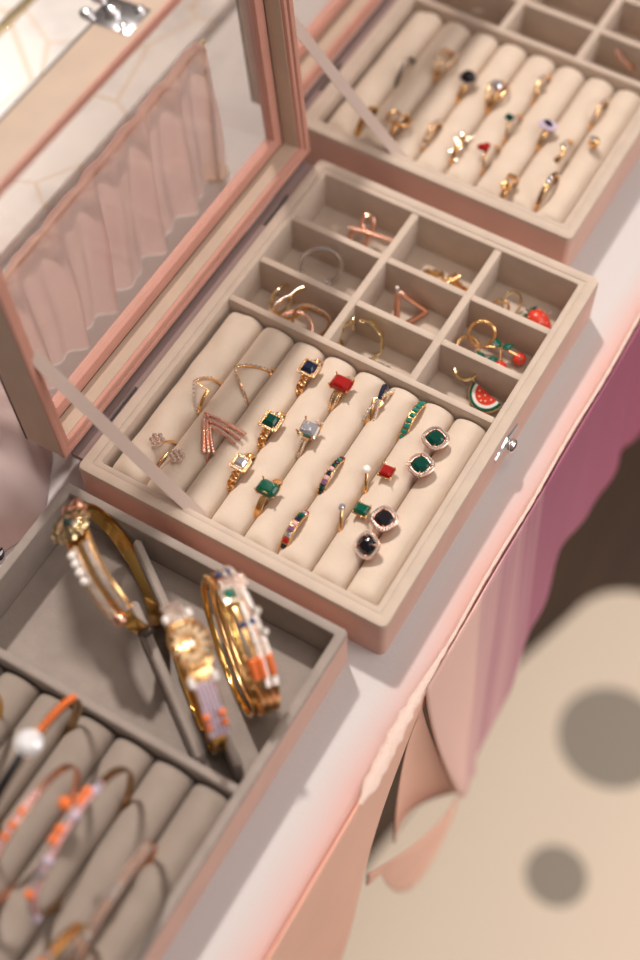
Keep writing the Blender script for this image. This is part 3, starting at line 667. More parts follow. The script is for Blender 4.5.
# halo stud earrings on the last slot
def stud(label, k, v, gemm, tilt, du=0.0, size=0.0044):
    q = Quaternion((0, 0, 1), R_(-22)) @ Quaternion((1, 0, 0), R_(tilt))
    t = thing('stud_earring', label, 'earring', (slot_u(k) + du, v, H + 0.0006), q, 'cushion halo stud earrings')
    halo_head(t, M['rose'], gemm, size, 0.0022, p=2.6, count=26, haloscale=1.42, h=0.0019)
    bmx = BM(); cyl(bmx, (0, 0, 0.0005), (0, 0, -0.0085), 0.00045, 8); obj('post', bmx, M['gold'], t)
    return t
stud('dark green cushion halo stud earring, the one closer to the compartments', 7, 0.1015, M['darkgreen'], 4, -0.0002)
stud('dark green cushion halo stud earring, the one touching the last roll below its twin', 7, 0.0845, M['darkgreen'], 6, 0.0008)
stud('black cushion halo stud earring lying flat, upper one of the black pair', 7, 0.0495, M['black'], 8, 0)
stud('black cushion halo stud earring tipped forward, lower one of the black pair', 7, 0.0340, M['black'], 40, 0.0004)

# chevron and flower rings (first two slots)
t = ring_thing('gold open ring with two crystal flower clusters by the ribbon', 1, 0.0290, top=H + 0.0002)
yA = lambda d: 0.0042 * max(0, 1 - abs(d) / 70) ; yB = lambda d: -0.0030 * max(0, 1 - abs(d) / 70)
bm = BM(); hoop(bm, RR - .0005, 0.0013, 0.0011, yA, 8, 180, 44); hoop(bm, RR - .0005, 0.0013, 0.0011, yB, -180, 2, 44); obj('band', bm, M['gold'], t)
for (cx, cy, cz) in ((0.0035, 0.0052, RR + 0.0010), (0.0012, -0.0080, RR + 0.0002)):
    bm = BM(); ico(bm, (cx, cy, cz + .0004), 0.0013, 1)
    for j in range(6): ico(bm, (cx + 0.0027 * math.cos(j * PI / 3), cy + 0.0027 * math.sin(j * PI / 3), cz), 0.0016, 1)
    obj('flower_cluster', bm, M['pave_rose'], t, flat=True)
t = ring_thing('gold chevron ring with a sharp point and crystal edge', 1, 0.0715, top=H + 0.0006, R=0.0110)
R2 = 0.0110; yA = lambda d: 0.0088 * max(0, 1 - abs(d) / 82)
band(t, M['gold'], R=R2, w=0.0019, yf=yA); bm = BM(); pave_arc(bm, R2 + 0.0002, frange(-76, 44, 14), 0, 0.00085, yA); obj('crystals', bm, M['pave'], t, flat=True)
t = ring_thing('gold wave ring with a curled end and fine crystals', 2, 0.0890, top=H + 0.0008, R=0.0118)
R2 = 0.0118; yA = lambda d: 0.0140 * math.exp(-(abs(d - 2) / 44) ** 1.7)
bm = BM(); hoop(bm, R2 - .0005, 0.0019, 0.0014, yA, -180, 84, 70)
tube(bm, [(math.sin(R_(84)) * (R2 - .0005) + 0.0024 * (1 - math.cos(a)) * .5, yA(84) - 0.0022 * math.sin(a), math.cos(R_(84)) * R2 + 0.0014 * a / 2) for a in frange(0, 4.4, 14)], 0.0007, 6)
obj('band', bm, M['gold'], t)
bm = BM(); pave_arc(bm, R2 + 0.0002, frange(-82, 74, 19), 0, 0.00085, yA); obj('crystals', bm, M['pave'], t, flat=True)
t = ring_thing('rose gold ring with three fanned chevron rows of crystals', 2, 0.0500, top=H + 0.0012, R=0.0112)
R2 = 0.0112
for i in range(3):
    p0 = Vector((0.0080 - 0.0024 * i, 0.0125 - 0.0030 * i, 0.0100)); p1 = Vector((0.0080 - 0.0034 * i, -0.0112 + 0.0006 * i, 0.0094)); p2 = Vector((-0.0100 + 0.0010 * i, 0.0020 - 0.0022 * i, 0.0066))
    arm1 = [quad3(p0, (p0 + p1) / 2 + Vector((0.0006, 0, 0.0016)), p1, k_) for k_ in frange(0, 1, 16)]; arm2 = [quad3(p0, (p0 + p2) / 2 + Vector((0, 0.001, 0.0018)), p2, k_) for k_ in frange(0, 1, 12)]
    bm = BM(); tube(bm, list(reversed(arm2)) + arm1[1:], 0.0010, 8); obj('chevron_row', bm, M['rose'], t)
    bm = BM()
    for q in arm1[1:] + arm2[1:]: ico(bm, q + Vector((0, 0, 0.0007)), 0.00075, 1)
    obj('crystals', bm, M['pave_rose'], t, flat=True)
bm = BM(); hoop(bm, R2 - .0006, 0.0014, 0.0011, None, 50, 300, 50); obj('band', bm, M['rose'], t)

# ------------------------------------------------------------------ farther box: blurred rings
def bring(label, k, v, **kw): return ring_thing(label, k, v + BY, base=(BX, 0), group=RGB, **kw)
def cluster(t, m, z, r, n_, size, nm='crystals', gm='pave'):
    bmx = BM(); ico(bmx, (0, 0, z + .0006), size * 1.3, 1)
    for j in range(n_): ico(bmx, (r * math.cos(2 * PI * j / n_), r * math.sin(2 * PI * j / n_), z), size, 1)
    obj(nm, bmx, M[gm], t, flat=True)
t = bring('slim steel ring with one clear crystal in the shaded first slot', 1, 0.0735); band(t, M['steel'], w=0.0024); cluster(t, 0, RR, 0.0, 1, 0.0012)
t = bring('wide openwork gold ring with loops, second slot of the farther box', 2, 0.0870, top=H + 0.004, R=0.0122)
for s in (-1, 0, 1):
    band(t, M['gold'], R=0.0122, w=0.0014, yf=lambda d, s=s: s * 0.0052 * math.cos(R_(d)) ** 2 if abs(((d + 180) % 360) - 180) < 90 else 0)
bm = BM()
for s in (-1, 1): pave_arc(bm, 0.0124, frange(-40, 40, 8), 0, 0.0009, lambda d, s=s: s * 0.0052 * math.cos(R_(d)) ** 2)
obj('crystals', bm, M['pave'], t, flat=True)
t = bring('gold ring with a round black stone in the farther box', 3, 0.0790); band(t, M['gold'], w=0.0032)
bm = BM(); stone_cut(bm, sup(0.0046, 0.0046, 2.2, 14), 0.003, Matrix.Translation((0, 0, RR + 0.0014))); obj('stone', bm, M['black'], t, flat=True); cluster(t, 0, RR + .0008, 0.0052, 14, 0.0009)
t = bring('gold cluster ring with one bright clear stone, near the divider of the farther box', 4, 0.0800, top=H + 0.003); band(t, M['gold'], w=0.0035)
for s in (-1, 1):
    bm = BM(); hoop(bm, RR, 0.0014, 0.0012, lambda d, s=s: s * 0.0050 * math.cos(R_(d)) ** 2, -70, 70, 30); obj('side_loop', bm, M['gold'], t)
bm = BM(); stone_cut(bm, sup(0.0034, 0.0034, 2, 12), 0.002, Matrix.Translation((0, 0.001, RR + 0.0014))); obj('stone', bm, M['clear'], t, flat=True); cluster(t, 0, RR + .0004, 0.0050, 10, 0.001)
t = bring('long slender twisted gold ring with knots, far end of the fifth slot', 5, 0.1000, R=0.0122)
band(t, M['gold'], R=0.0122, wf=lambda d: 0.0020 + 0.0011 * math.cos(R_(d * 9)), tk=0.0016, yf=lambda d: 0.0012 * math.sin(R_(d * 4.5)))
cluster(t, 0, 0.0124, 0.0014, 4, 0.0012)
t = bring('gold bow ring half hidden by the far ribbon', 2, 0.0300); band(t, M['gold'], w=0.0030)
for s in (-1, 1):
    bm = BM(); tube(bm, [(0.0042 * math.sin(a), s * (0.0034 - 0.0034 * math.cos(a)), RR + 0.001) for a in frange(0, 2 * PI, 16)[:-1]], 0.001, 6, closed=True); obj('bow_loop', bm, M['gold'], t)
cluster(t, 0, RR + 0.001, 0.0015, 5, 0.0012)
t = bring('plain gold ring under the far ribbon, close to the lid', 1, 0.0270); band(t, M['deep'], w=0.0035); cluster(t, 0, RR, 0.0018, 5, 0.0012, 'beads', 'gold')
t = bring('gold ring with a row of five bright round crystals, front part of the farther box', 3, 0.0355, R=0.0116)
band(t, M['gold'], R=0.0116, wf=lambda d: 0.0024 + 0.0016 * max(0, math.cos(R_(d)))); bm = BM(); pave_arc(bm, 0.0119, frange(-58, 48, 6), 0, 0.0017); obj('crystals', bm, M['pave'], t, flat=True)
t = bring('gold leaf ring with marquise crystals beside the five-crystal ring', 4, 0.0340, R=0.0114); band(t, M['gold'], R=0.0114, w=0.0027)
bm = BM()
for i, d in enumerate(frange(-56, 48, 7)):
    a = R_(d); ico(bm, (math.sin(a) * 0.0117, 0.0024 * (1 if i % 2 else -1), math.cos(a) * 0.0117), 0.0013, 1, (1.3, 0.8, 0.7))
obj('leaf_crystals', bm, M['pave'], t, flat=True)
def heart(bmx, s, h, mt):
    o_ = []
    for i in range(20):
        a = 2 * PI * i / 20; o_.append((s * 0.062 * 16 * math.sin(a) ** 3, s * 0.062 * (13 * math.cos(a) - 5 * math.cos(2 * a) - 2 * math.cos(3 * a) - math.cos(4 * a))))
    stone_cut(bmx, o_, h, mt)
t = bring('open gold ring with a red heart stone, front of the fifth slot', 5, 0.0360, R=0.0112)
bm = BM(); hoop(bm, 0.0108, 0.0014, 0.0012, lambda d: 0.0040 * max(0, 1 - abs(d) / 60), -180, -5, 40); hoop(bm, 0.0108, 0.0014, 0.0012, None, 20, 180, 40); obj('band', bm, M['gold'], t)
bm = BM(); heart(bm, 0.0042, 0.0018, Matrix.Translation((-0.001, 0.0046, 0.0122)) @ Matrix.Rotation(R_(-40), 4, 'Z')); obj('stone', bm, M['ruby'], t, flat=True)
t = bring('open gold ring with a small dark green stone above the red heart ring', 5, 0.0640, R=0.0112)
bm = BM(); hoop(bm, 0.0108, 0.0014, 0.0012, lambda d: 0.0030 * max(0, 1 - abs(d) / 60), -180, -5, 40); hoop(bm, 0.0108, 0.0014, 0.0012, None, 20, 180, 40); obj('band', bm, M['gold'], t)
bm = BM(); step_cut(bm, 0.0042, 0.0052, 0.0016, 0.2, Matrix.Translation((-0.001, 0.0030, 0.0118))); obj('stone', bm, M['darkgreen'], t, flat=True)
cluster(t, 0, 0.0108, 0.002, 4, 0.0009)
t = bring('gold ring with a white and dark blue eye stone, sixth slot of the farther box', 6, 0.0680, R=0.0114); band(t, M['gold'], R=0.0114, w=0.0027)
bm = BM(); stone_cut(bm, sup(0.0040, 0.0054, 2.6, 16), 0.0014, Matrix.Translation((0, 0, 0.0126))); o = obj('surround', bm, M['lilac'], t, flat=True); o['label'] = 'pale lilac surround'
bm = BM(); stone_cut(bm, sup(0.0018, 0.0034, 2, 12), 0.0012, Matrix.Translation((0, 0, 0.0142)) @ Matrix.Rotation(R_(-20), 4, 'Z')); obj('stone', bm, M['navy'], t, flat=True)
t = bring('gold knot ring at the front wall of the farther box', 6, 0.0190); band(t, M['gold'], w=0.0030)
bm = BM()
for s in (-1, 1): tube(bm, [(0.0050 * math.sin(a), s * 0.0022 * math.sin(2 * a), RR + 0.0006 + 0.0012 * math.cos(a)) for a in frange(0, 2 * PI, 20)[:-1]], 0.0011, 6, closed=True)
obj('knot', bm, M['gold'], t); cluster(t, 0, RR + 0.0014, 0.0016, 5, 0.0011)
t = bring('twisted gold ring with two crystals next to the gold ball stud', 7, 0.0620, R=0.0122, base_shift=None) if False else ring_thing('twisted gold ring with two crystals next to the gold ball stud', 7, 0.0600 + BY, base=(BX - 0.0045, 0), R=0.0122, group=RGB)
band(t, M['gold'], R=0.0122, wf=lambda d: 0.0026 + 0.0012 * math.cos(R_(d * 8)), tk=0.0018, yf=lambda d: 0.0010 * math.sin(R_(d * 4))); cluster(t, 0, 0.0124, 0.0020, 3, 0.0013)
t = ring_thing('slim gold ring with a crystal tip in the last slot, near the divider', 7, 0.0990 + BY, base=(BX, 0), R=0.0122, group=RGB)
band(t, M['gold'], R=0.0122, w=0.0024); bm = BM(); pave_arc(bm, 0.0124, frange(-50, 40, 9), 0, 0.0010); obj('crystals', bm, M['pave'], t, flat=True)
t = ring_thing('gold eternity ring with dark stones leaning out of the last slot', 7, 0.0300 + BY, base=(BX, 0), R=0.0136, top=H + 0.004, group=RGB)
band(t, M['gold'], R=0.0136, w=0.0027)
bm = BM(); pave_arc(bm, 0.0138, frange(-62, 50, 10), 0, 0.0010); o = obj('dark_stones', bm, M['black'], t, flat=True)
bm = BM(); pave_arc(bm, 0.0140, [-8, 4], 0, 0.0014); obj('crystals', bm, M['clear'], t, flat=True)
t = thing('stud_earring', 'gold ball stud earring with one bright crystal on the last roll', 'earring', (0.1285, 0.3205, H - 0.0010), None, None)
bm = BM(); ico(bm, (0, 0, 0.0032), 0.0034, 2); cyl(bm, (0, 0, 0.001), (0.0, 0, -0.007), 0.0005, 8); obj('ball', bm, M['gold'], t); bm = BM(); ico(bm, (-0.001, -0.001, 0.0062), 0.0019, 1); obj('crystal', bm, M['clear'], t, flat=True)
# in its compartments
FZ = 0.0056
t = thing('shell_pendant', 'pale oval shell pendant standing against the divider in the farther box', 'pendant', (0.0755, 0.4105, FZ), Quaternion((0, 0, 1), R_(25)) @ Quaternion((1, 0, 0), R_(-28)))
bm = BM(); ico(bm, (0, 0, 0.0085), 0.0085, 3, (0.72, 0.32, 1.0)); obj('shell', bm, M['pearl'], t); bm = BM(); tube(bm, [(0.0064 * math.cos(a), 0, 0.0085 + 0.0088 * math.sin(a)) for a in frange(0, 2 * PI, 28)[:-1]], 0.0006, 6, closed=True); obj('bezel', bm, M['silver'], t)
for i, (x, y, rx, rz, r, lab) in enumerate(((0.1040, 0.4150, 35, 10, 0.0095, 'rose gold ring leaning at the left of the pile in the far right compartment'), (0.1150, 0.4190, 62, 70, 0.0100, 'rose gold ring lying flatter in the pile of the far right compartment'), (0.1120, 0.4085, 48, -40, 0.0085, 'small rose gold ring at the front of the pile in the far right compartment'))):
    t = thing('ring', lab, 'ring', (x, y, FZ + r * math.cos(R_(rx)) + 0.001 + 0.002 * i), Quaternion((0, 0, 1), R_(rz)) @ Quaternion((1, 0, 0), R_(rx)), 'rose gold rings in a compartment of the farther box')
    band(t, M['rose'], R=r, wf=lambda d: 0.0022 + 0.0022 * max(0, math.cos(R_(d))) ** 3); bm = BM(); pave_arc(bm, r + 0.0002, frange(-44, 44, 7), 0, 0.0010); obj('crystals', bm, M['pave_rose'], t, flat=True)
for x, y, rx, rz, lab in ((0.0020, 0.4120, 40, 20, 'silver ring at the top edge, left one in the far compartment'), (0.0130, 0.4150, 65, 80, 'silver ring at the top edge, right one in the far compartment')):
    t = thing('ring', lab, 'ring', (x, y, FZ + 0.0085 * math.cos(R_(rx)) + 0.0012), Quaternion((0, 0, 1), R_(rz)) @ Quaternion((1, 0, 0), R_(rx)), 'silver rings in a compartment of the farther box')
    band(t, M['silver'], R=0.0088, w=0.0024); cluster(t, 0, 0.0090, 0.002, 5, 0.0013, 'crystals', 'clear')

# ------------------------------------------------------------------ compartments of the middle box
def look(nrm, roll=0):                      # local y (hole axis) -> nrm
    return Vector(nrm).normalized().to_track_quat('Y', 'Z') @ Quaternion((0, 1, 0), R_(roll))
t = thing('hoop_earring', 'large polished gold hoop with faceted edge leaning in the near middle compartment', 'earring', (0.0785, 0.1445, FZ + 0.0128), look((0.18, -0.85, 0.55), 20))
band(t, M['pale'], R=0.0124, wf=lambda d: 0.0060 + 0.0006 * math.cos(R_(d * 9)), tk=0.0018, rf=lambda d: 0.0003 * math.cos(R_(d * 9)), a0=12, a1=352, name='hoop')
bm = BM(); cyl(bm, (0.0024, 0, 0.0115), (0.0035, 0.0, 0.006), 0.0005, 8); ico(bm, (0.0024, 0, 0.0118), 0.0011, 1); obj('hinge_post', bm, M['pale'], t)
# rose gold triangle ring
t = thing('ring', 'rose gold triangular ring propped in the middle compartment', 'ring', (0.0880, 0.1790, FZ + 0.0085), look((0.62, -0.35, 0.45), 0), 'rings lying loose in the small compartments')
bm = BM(); tri = [(-0.0105, 0, -0.0070), (0.0100, 0.0, -0.0085), (0.0035, 0.001, 0.0120)]
pts = []
for i in range(3):
    a, c = Vector(tri[i]), Vector(tri[(i + 1) % 3]); pts += [a.lerp(c, s) for s in frange(0.06, 0.94, 8)]
tube(bm, pts, 0.0015, 8, closed=True, flat=(1.0, 1.4)); obj('band', bm, M['rose'], t)
bm = BM()
for a, c in ((tri[1], tri[2]), (tri[0], tri[2])):
    for s in frange(0.05, 0.97, 13): p = Vector(a).lerp(Vector(c), s); ico(bm, p + Vector((0, 0.0010, 0)), 0.0009, 1); ico(bm, p - Vector((0, 0.0012, 0)), 0.0008, 1)
obj('crystals', bm, M['pave_rose'], t, flat=True)
bm = BM(); ico(bm, (0.0035, 0.001, 0.0138), 0.0012, 1); obj('tip_stone', bm, M['pearl'], t)
# tangled chevron rings
for lab, x, y, q, r, pkk, m in (('gold chevron ring standing at the left in the near left compartment', 0.0345, 0.1490, look((0.75, -0.50, 0.25), 15), 0.0110, 0.007, 'gold'),
                                ('gold chevron ring leaning at the right in the near left compartment', 0.0480, 0.1435, look((0.35, -0.75, 0.5), -25), 0.0105, 0.0075, 'gold'),
                                ('rose gold crystal ring lying under two chevron rings in the near left compartment', 0.0415, 0.1390, look((0.1, -0.35, 0.9), 60), 0.0095, 0.004, 'rose'),
                                ('thin pale gold ring standing by the left wall of the near left compartment', 0.0265, 0.1500, look((0.88, -0.20, 0.2), 0), 0.0090, 0.0, 'pale')):
    t = thing('ring', lab, 'ring', (x, y, FZ + r * 0.92 if 'under' not in lab else FZ + 0.0055), q, 'rings lying loose in the small compartments')
    yA = lambda d, p=pkk: p * max(0, 1 - abs(((d + 180) % 360) - 180) / 75) - p * .3
    band(t, M[m], R=r, w=0.0021, tk=0.0015, yf=yA)
    if m != 'pale': bm = BM(); pave_arc(bm, r + 0.0002, frange(-70, 70, 15), 0, 0.0008, yA); obj('crystals', bm, M['pave_rose' if m == 'rose' else 'pave'], t, flat=True)
# silver open ring with white balls
t = thing('ring', 'thin silver open ring with clear ball ends in the left middle compartment', 'ring', (0.0340, 0.1780, FZ + 0.0112), look((0.55, -0.62, 0.45), -35), 'rings lying loose in the small compartments')
bm = BM(); hoop(bm, 0.0112, 0.0030, 0.0020, lambda d: 0.0022 * math.cos(R_(d)), -125, 135, 60); obj('band', bm, M['silver'], t)
bm = BM()
for d in (-127, 138, 122): a = R_(d); ico(bm, (math.sin(a) * 0.0112, 0.0022 * math.cos(a), math.cos(a) * 0.0112), 0.0021 if d != 122 else 0.0013, 1)
obj('ball_tip', bm, M['clear'], t)
# rose gold bow ring
t = thing('ring', 'rose gold bow ring with crossing crystal strands in the far left compartment', 'ring', (0.0450, 0.2110, FZ + 0.0105), look((0.35, -0.6, 0.7), 10), 'rings lying loose in the small compartments')
bm = BM(); tube(bm, [(-0.0125, 0.001, -0.0055), (-0.004, 0.0015, -0.001), (0.004, 0.0015, 0.003), (0.0100, 0.001, 0.0055)], 0.0014, 8); tube(bm, [(-0.0045, 0, 0.0085), (-0.003, 0, 0.002), (0.0015, 0, -0.004), (0.004, 0, -0.0095)], 0.0013, 8)
obj('cross_strand', bm, M['rose'], t)
bm = BM(); tube(bm, [(0.0052 * math.cos(a) + 0.0052, -0.002 + 0.001 * math.sin(2 * a), 0.0048 * math.sin(a) - .001) for a in frange(0, 2 * PI, 24)[:-1]], 0.0013, 6, closed=True); tube(bm, [(0.0032 * math.cos(a) - 0.0012, -0.001, 0.0045 * math.sin(a) + 0.0055) for a in frange(0, 2 * PI, 24)[:-1]], 0.0012, 6, closed=True); obj('bow_loop', bm, M['rose'], t)
bm = BM()
for s in frange(0, 1, 12): ico(bm, Vector((-0.0125, 0.002, -0.0055)).lerp(Vector((0.0100, 0.002, 0.0055)), s), 0.0009, 1)
ico(bm, (-0.0045, 0.0, 0.0070), 0.0013, 1); ico(bm, (0.0040, 0.001, -0.0098), 0.0019, 1); obj('crystals', bm, M['pave'], t, flat=True)
# gold heap of small hoops
for i, (x, y, rx, rz, r, lab) in enumerate(((0.0880, 0.2085, 55, 15, 0.0062, 'small pale gold hoop at the left of the heap in the far middle compartment'), (0.0970, 0.2075, 40, 60, 0.0066, 'thick gold hoop in the centre of the heap in the far middle compartment'), (0.1040, 0.2055, 62, -30, 0.0068, 'gold hoop at the right of the heap in the far middle compartment'), (0.0935, 0.2030, 72, 10, 0.0058, 'gold hoop lying flat in front of the heap in the far middle compartment'))):
    t = thing('hoop_earring', lab, 'earring', (x, y, FZ + r * math.cos(R_(rx)) + 0.0012), Quaternion((0, 0, 1), R_(rz)) @ Quaternion((1, 0, 0), R_(rx)), 'small gold hoops heaped in a compartment')
    band(t, M['gold' if i else 'pale'], R=r, wf=lambda d: 0.0034 + 0.0010 * math.cos(R_(d * 8)), tk=0.0020, name='hoop')
    bm = BM(); pave_arc(bm, r + 0.0003, frange(-60, 60, 7), 0, 0.0009); obj('crystals', bm, M['pave' if i == 0 else 'gold'], t)
# fruit earrings
def hoop_wire(t, c, R, q, m='gold', r=0.0009, a0=0, a1=2 * PI):
    bmx = BM(); full = a1 - a0 > 6.2; pts_ = [Vector(c) + q @ Vector((R * math.cos(a), 0, R * math.sin(a))) for a in (frange(a0, a1, 33)[:-1] if full else frange(a0, a1, 28))]
    tube(bmx, pts_, r, 8, closed=full); obj('hoop', bmx, M[m], t)
def leaf(bmx, p, d, ln, wd, up=(0, 0, 1)):
    p = Vector(p); d = Vector(d).normalized(); s_ = d.cross(Vector(up)).normalized(); u_ = s_.cross(d)
    loops = []
    for i in range(9):
        k = i / 8; hw = wd * math.sin(PI * min(max(k, .04), .96)) ** .8
        c = p + d * (ln * k)
        loops.append([c + s_ * hw, c + u_ * 0.0006, c - s_ * hw, c - u_ * 0.0004])
    loft(bmx, loops, cap0=True, cap1=True)
G2 = 'fruit charm earrings in the right-hand compartments'
# strawberry
t = thing('charm_earring', 'gold hoop earring with a red strawberry charm in the far right corner compartment', 'earring', (0.1520, 0.2090, FZ), None, G2)
bm = BM()
sd = Vector((0.9, -0.25, 0)).normalized(); q = sd.to_track_quat('Z', 'Y')
loft(bm, [[Vector((0, 0, 0.0048)) + q @ Vector((0.0058 * k * math.cos(a), 0.0050 * k * math.sin(a), zz)) for a in frange(0, 2 * PI, 19)[:-1]] for zz, k in ((-0.0072, .25), (-0.0066, .62), (-0.0045, .93), (-0.001, 1.0), (0.003, .80), (0.0062, .45), (0.0078, .15))], cap0=True, cap1=True)
obj('strawberry', bm, M['red'], t)
bm = BM()
for i in range(22):
    a = i * 2.4; zz = -0.005 + 0.011 * (i / 22); k = 1.0 - max(0, zz) / 0.0105
    ico(bm, Vector((0, 0, 0.0048)) + q @ Vector((0.0058 * k * math.cos(a), 0.0050 * k * math.sin(a), zz)), 0.00045, 1)
obj('seeds', bm, M['seed'], t)
bm = BM()
for a in frange(0, 2 * PI, 7)[:-1]: leaf(bm, Vector((0, 0, 0.0055)) + q @ Vector((0, 0, -0.0070)), q @ Vector((math.cos(a), math.sin(a), -0.15 + .45 * (math.sin(a * 2) > 0))), 0.0058, 0.0014)
obj('leaf', bm, M['leaf'], t)
hoop_wire(t, (-0.0175, 0.0015, 0.0072), 0.0066, look((0.75, -0.25, 0.45)), 'pale', 0.0007)
bm = BM(); ico(bm, (0.0095, -0.001, 0.006), 0.0012, 1); ico(bm, (0.003, 0.005, 0.009), 0.0009, 1); obj('crystal', bm, M['clear'], t, flat=True)
t = thing('hoop_earring', 'small plain gold hoop to the left of the strawberry earring', 'earring', (0.1300, 0.2065, FZ + 0.0048), look((0.6, -0.5, 0.55)), G2)
band(t, M['gold'], R=0.0052, w=0.0026, tk=0.0012, name='hoop')
# cherries
def cherry(label, loc, hp, hq, hm, c1, c2, stemtop, hr=0.0068):
    t = thing('charm_earring', label, 'earring', loc, None, G2)
    hoop_wire(t, hp, hr, hq, hm, 0.0010)
    bmx = BM()
    for c in (c1, c2):
        tube(bmx, [stemtop, Vector(stemtop).lerp(Vector(c), .5) + Vector((0, 0, 0.0012)), Vector(c) + Vector((0, 0, 0.002))], 0.0006, 6)
    bott = Vector(hp) + hq @ Vector((0, 0, -hr)); tube(bmx, [bott, Vector(stemtop)], 0.0006, 6); ico(bmx, stemtop, 0.0012, 1); obj('stem', bmx, M['gold'], t)
    for c in (c1, c2):
        if c is None: continue
        bmx = BM(); ico(bmx, c, 0.0037, 3, (1, 1, 0.9)); ch = obj('cherry', bmx, M['red'], t)
        bmx = BM(); ico(bmx, Vector(c) + Vector((0.0010, -0.0012, 0.0028)), 0.0009, 1); obj('crystal', bmx, M['clear'], ch, flat=True)
    for d in ((-0.8, 0.3, 0.25), (0.85, 0.45, 0.3)):
        bmx = BM(); leaf(bmx, stemtop, d, 0.0068, 0.0022); obj('leaf', bmx, M['leaf'], t)
    return t
cherry('gold hoop earring with two red cherries and green leaves, upright hoop', (0.1435, 0.1760, FZ), (-0.0125, 0.0050, 0.0120), look((0.30, -0.70, 0.62)), 'gold', Vector((0.0035, -0.0040, 0.0040)), Vector((0.0100, 0.0060, 0.0040)), Vector((-0.0005, 0.0045, 0.0085)))
cherry('second cherry hoop earring lying mostly behind the divider', (0.1330, 0.1690, FZ), (-0.0060, 0.0045, 0.0062), look((0.25, -0.25, 0.9)), 'gold', Vector((0.0085, -0.0035, 0.0037)), Vector((0.0010, -0.0060, 0.0037)), Vector((0.0060, 0.0015, 0.0058)), 0.0060)
# watermelon
def melon(label, loc, q, hp, hq):
    t = thing('charm_earring', label, 'earring', loc, q, G2)
    def half(r0, r1, y0, y1):
        bmx = BM(); A = frange(PI, 2 * PI, 25)
        lo = [(r1 * math.cos(a), r1 * math.sin(a)) for a in A]; li = [(r0 * math.cos(a), r0 * math.sin(a)) for a in reversed(A)] if r0 > 0 else []
        prof = lo + li
        loft(bmx, [[(x, z, y0) for x, z in prof], [(x, z, y1) for x, z in prof]], cap0=True, cap1=True); return bmx
    o_ = obj('rind', half(0.0083, 0.0096, 0, 0.0022), M['leaf'], t); o_['label'] = 'green rind with gold edge'
    o_ = obj('pith', half(0.0064, 0.0084, 0.0001, 0.0021), M['white'], t); o_['label'] = 'white pith'
    o_ = obj('flesh', half(0.0, 0.0066, 0.0001, 0.0022), M['red'], t); o_['label'] = 'red flesh'
    bmx = BM()
    for x, z in ((-0.004, -0.0018), (-0.002, -0.0042), (0, -0.0018), (0.0022, -0.0040), (0.0042, -0.0016), (0.0002, -0.0052)): ico(bmx, (x, z, 0.0023), 0.0006, 1)
    obj('seeds', bmx, M['seed'], t)
    bmx = BM(); tube(bmx, [(0.0100 * math.cos(a), 0.0100 * math.sin(a), 0.0011) for a in frange(PI, 2 * PI, 25)], 0.0006, 6); tube(bmx, [(-0.0098, 0, 0.001), (-0.0118, 0.001, 0.002)], 0.0006, 6); obj('edging', bmx, M['pale'], t)
    if hp is not None: hoop_wire(t, hp, 0.0068, hq, 'pale', 0.0010)
    return t
melon('gold hoop earring with a red watermelon slice charm facing up', (0.1500, 0.1525, FZ + 0.0060), Quaternion((0, 0, 1), R_(-18)) @ Quaternion((1, 0, 0), R_(28)), (-0.0175, 0.0030, 0.0050), Quaternion((1, 0, 0), R_(-74)))
t = melon('second watermelon slice earring lying on edge against the divider', (0.1480, 0.1350, FZ + 0.0098), Quaternion((0, 0, 1), R_(-8)) @ Quaternion((1, 0, 0), R_(84)), None, None)
bm = BM(); ico(bm, (-0.0125, 0.001, 0.0015), 0.0018, 2); obj('pearl_bead', bm, M['pearl'], t)

# ------------------------------------------------------------------ bangles in the tray
TF = 0.0045
def bangle_rot(d, lean):
    """hole axis n = z x d, then leaned about d"""
    d = Vector((d[0], d[1], 0)).normalized(); nrm = Vector((-d.y, d.x, 0))
    m3 = Matrix((d, nrm, Vector((0, 0, 1)))).transposed()
    return m3.to_quaternion() @ Quaternion((1, 0, 0), R_(lean))
def crystals_on(t, R, angs, ys, r, m, nm='crystals', jit=0):
    if nm != 'crystals':
        for y in ys:
            for d in angs: bmx = BM(); ico(bmx, on(R, d, y), r, 2); obj(nm, bmx, M[m], t)
        return
    bmx = BM(); rd = random.Random(len(angs))
    for y in ys:
        for d in angs:
            a = R_(d); ico(bmx, (math.sin(a) * R, y + rd.uniform(-jit, jit), math.cos(a) * R), r * rd.uniform(.85, 1.1), 1)
    return obj(nm, bmx, M[m], t, flat=True)
BG = 'gold bangles standing in the tray'
# 1: medallion bangle, leaning to the left
def on(R, d, y=0, up=0):
    a = R_(d); return Vector((math.sin(a) * (R + up), y, math.cos(a) * (R + up)))
def mat_on(R, d, y=0, up=0):
    a = R_(d); return Matrix.Translation(on(R, d, y, up)) @ Matrix.Rotation(a, 4, 'Y')
RB = 0.0335
t = thing('bangle', 'hinged gold bangle with a round medallion and green centre, leftmost in the tray', 'bangle', (0.0515, -0.0385, TF + RB), bangle_rot((0.80, -0.60), 22), BG)
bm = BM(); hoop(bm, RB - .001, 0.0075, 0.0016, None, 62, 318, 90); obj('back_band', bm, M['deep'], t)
bm = BM(); hoop(bm, RB - .001, lambda d: 0.0125, 0.0018, None, -44, 64, 50); obj('front_band', bm, M['gold'], t)
crystals_on(t, RB + .0002, frange(0, 62, 24), (-0.0040, -0.0024, 0.0024, 0.0040), 0.0010, 'pave'); crystals_on(t, RB + .0002, frange(4, 26, 4), (-0.0052,), 0.0021, 'pearl', 'pearl_bead')
bm = BM(); crr = [(0.0100 * math.cos(a) * (1 + .06 * math.cos(a * 12)), 0.0100 * math.sin(a) * (1 + .06 * math.cos(a * 12))) for a in frange(0, 2 * PI, 73)[:-1]]
mt = mat_on(RB, -20, -0.001, 0.0012)
